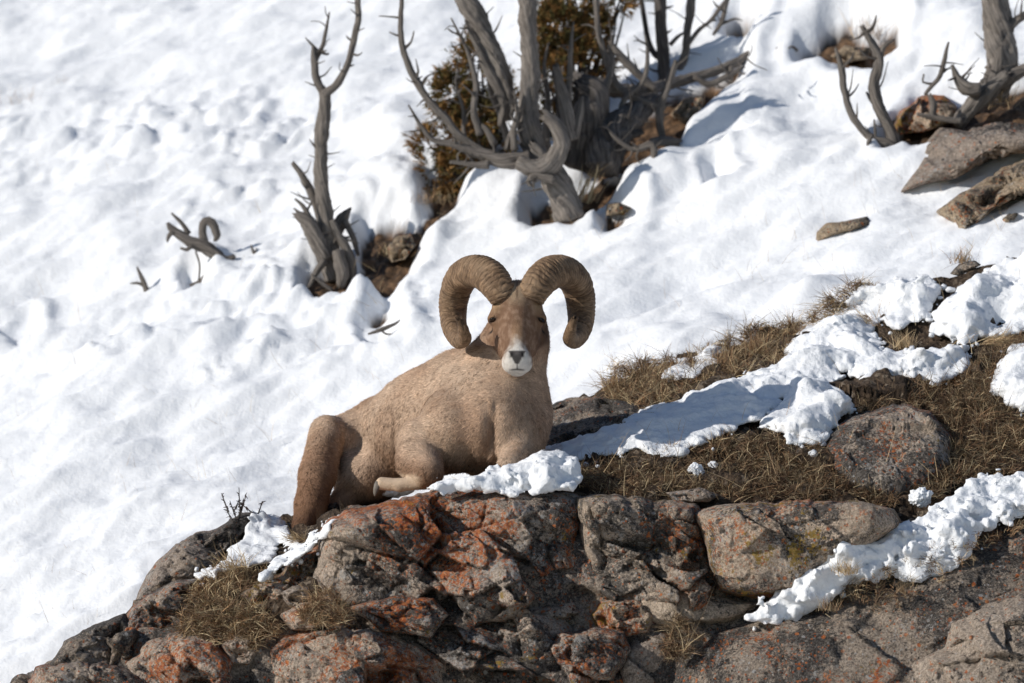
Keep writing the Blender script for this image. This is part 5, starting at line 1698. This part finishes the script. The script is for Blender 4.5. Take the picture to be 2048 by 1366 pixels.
        for a in np.linspace(0, 1, 12):
            wd = 0.026 * math.sin(math.pi * min(1, 0.18 + 0.82 * a)) ** 0.8 + 0.002
            for bq in np.linspace(-1, 1, 9):
                rows.append(e0 + ed * a * 0.085 + es * wd * bq + en * (0.012 * bq * bq * s - 0.01 * a))
        rows = np.array(rows)
        back_ = rows + en * -0.004
        allv = np.concatenate([rows, back_])
        f1_ = grid_faces(12, 9); f2_ = grid_faces(12, 9)[:, ::-1] + 108
        rim = np.r_[np.arange(0, 9), np.arange(17, 108, 9), np.arange(106, 98, -1), np.arange(90, 0, -9)]
        f3_ = np.stack([rim, np.roll(rim, -1), np.roll(rim, -1) + 108, rim + 108], 1)
        er = NT('ear_hide'); er.color((0.13, 0.078, 0.05))
        mesh_obj('ear', allv, np.concatenate([f1_, f2_, f3_]), er.m, parent=root)
    # hooves: front one seen on edge on the boulder, hind one at the foot of the leg
    hk = NT('hoof_keratin'); hk.color(hk.mix(hk.noise(60, 3), (0.10, 0.085, 0.07), (0.26, 0.23, 0.20))); hk.b.inputs['Roughness'].default_value = 0.55
    def hoof(c, d, L, w, up):
        c = np.array(c); d = np.array(d, float); d /= np.linalg.norm(d); up = np.array(up, float); up -= d * (up @ d); up /= np.linalg.norm(up); sd = np.cross(d, up)
        for sgn in (-1, 1):                              # two claws
            ring = []
            for k, (t, a, b) in enumerate([(0, 0.9, 1.0), (0.25, 1.0, 1.0), (0.55, 0.9, 0.82), (0.85, 0.6, 0.5), (1.0, 0.2, 0.2)]):
                for q in np.linspace(0, 2 * np.pi, 14, endpoint=False):
                    x, z = math.cos(q), math.sin(q)
                    z = max(z, -0.6)
                    ring.append(c + d * t * L + sd * (sgn * w * 0.52 + x * w * 0.5 * a) + up * (z * w * 0.85 * b - (1 - b) * w * 0.4))
            ring = np.array(ring + [ring[0] * 0 + c + sd * sgn * w * 0.52, c + d * L * 1.02 + sd * sgn * w * 0.5 - up * w * 0.35])
            ff = grid_faces(5, 14, True); i = np.arange(14)
            tr = np.concatenate([np.stack([(i + 1) % 14, i, np.full(14, 70)], 1), np.stack([56 + i, 56 + (i + 1) % 14, np.full(14, 71)], 1)])
            mesh_obj('hoof', ring, [ff, tr], hk.m, parent=root)
    hoof(P(759, 965, -0.22), (-0.42, -0.05, -0.90), 0.050, 0.017, (-0.85, 0.05, 0.42))
    hoof(P(597, 1076, 0.10), (-0.35, -0.5, -0.7), 0.045, 0.026, (-0.5, -0.3, 0.6))


build_ram()
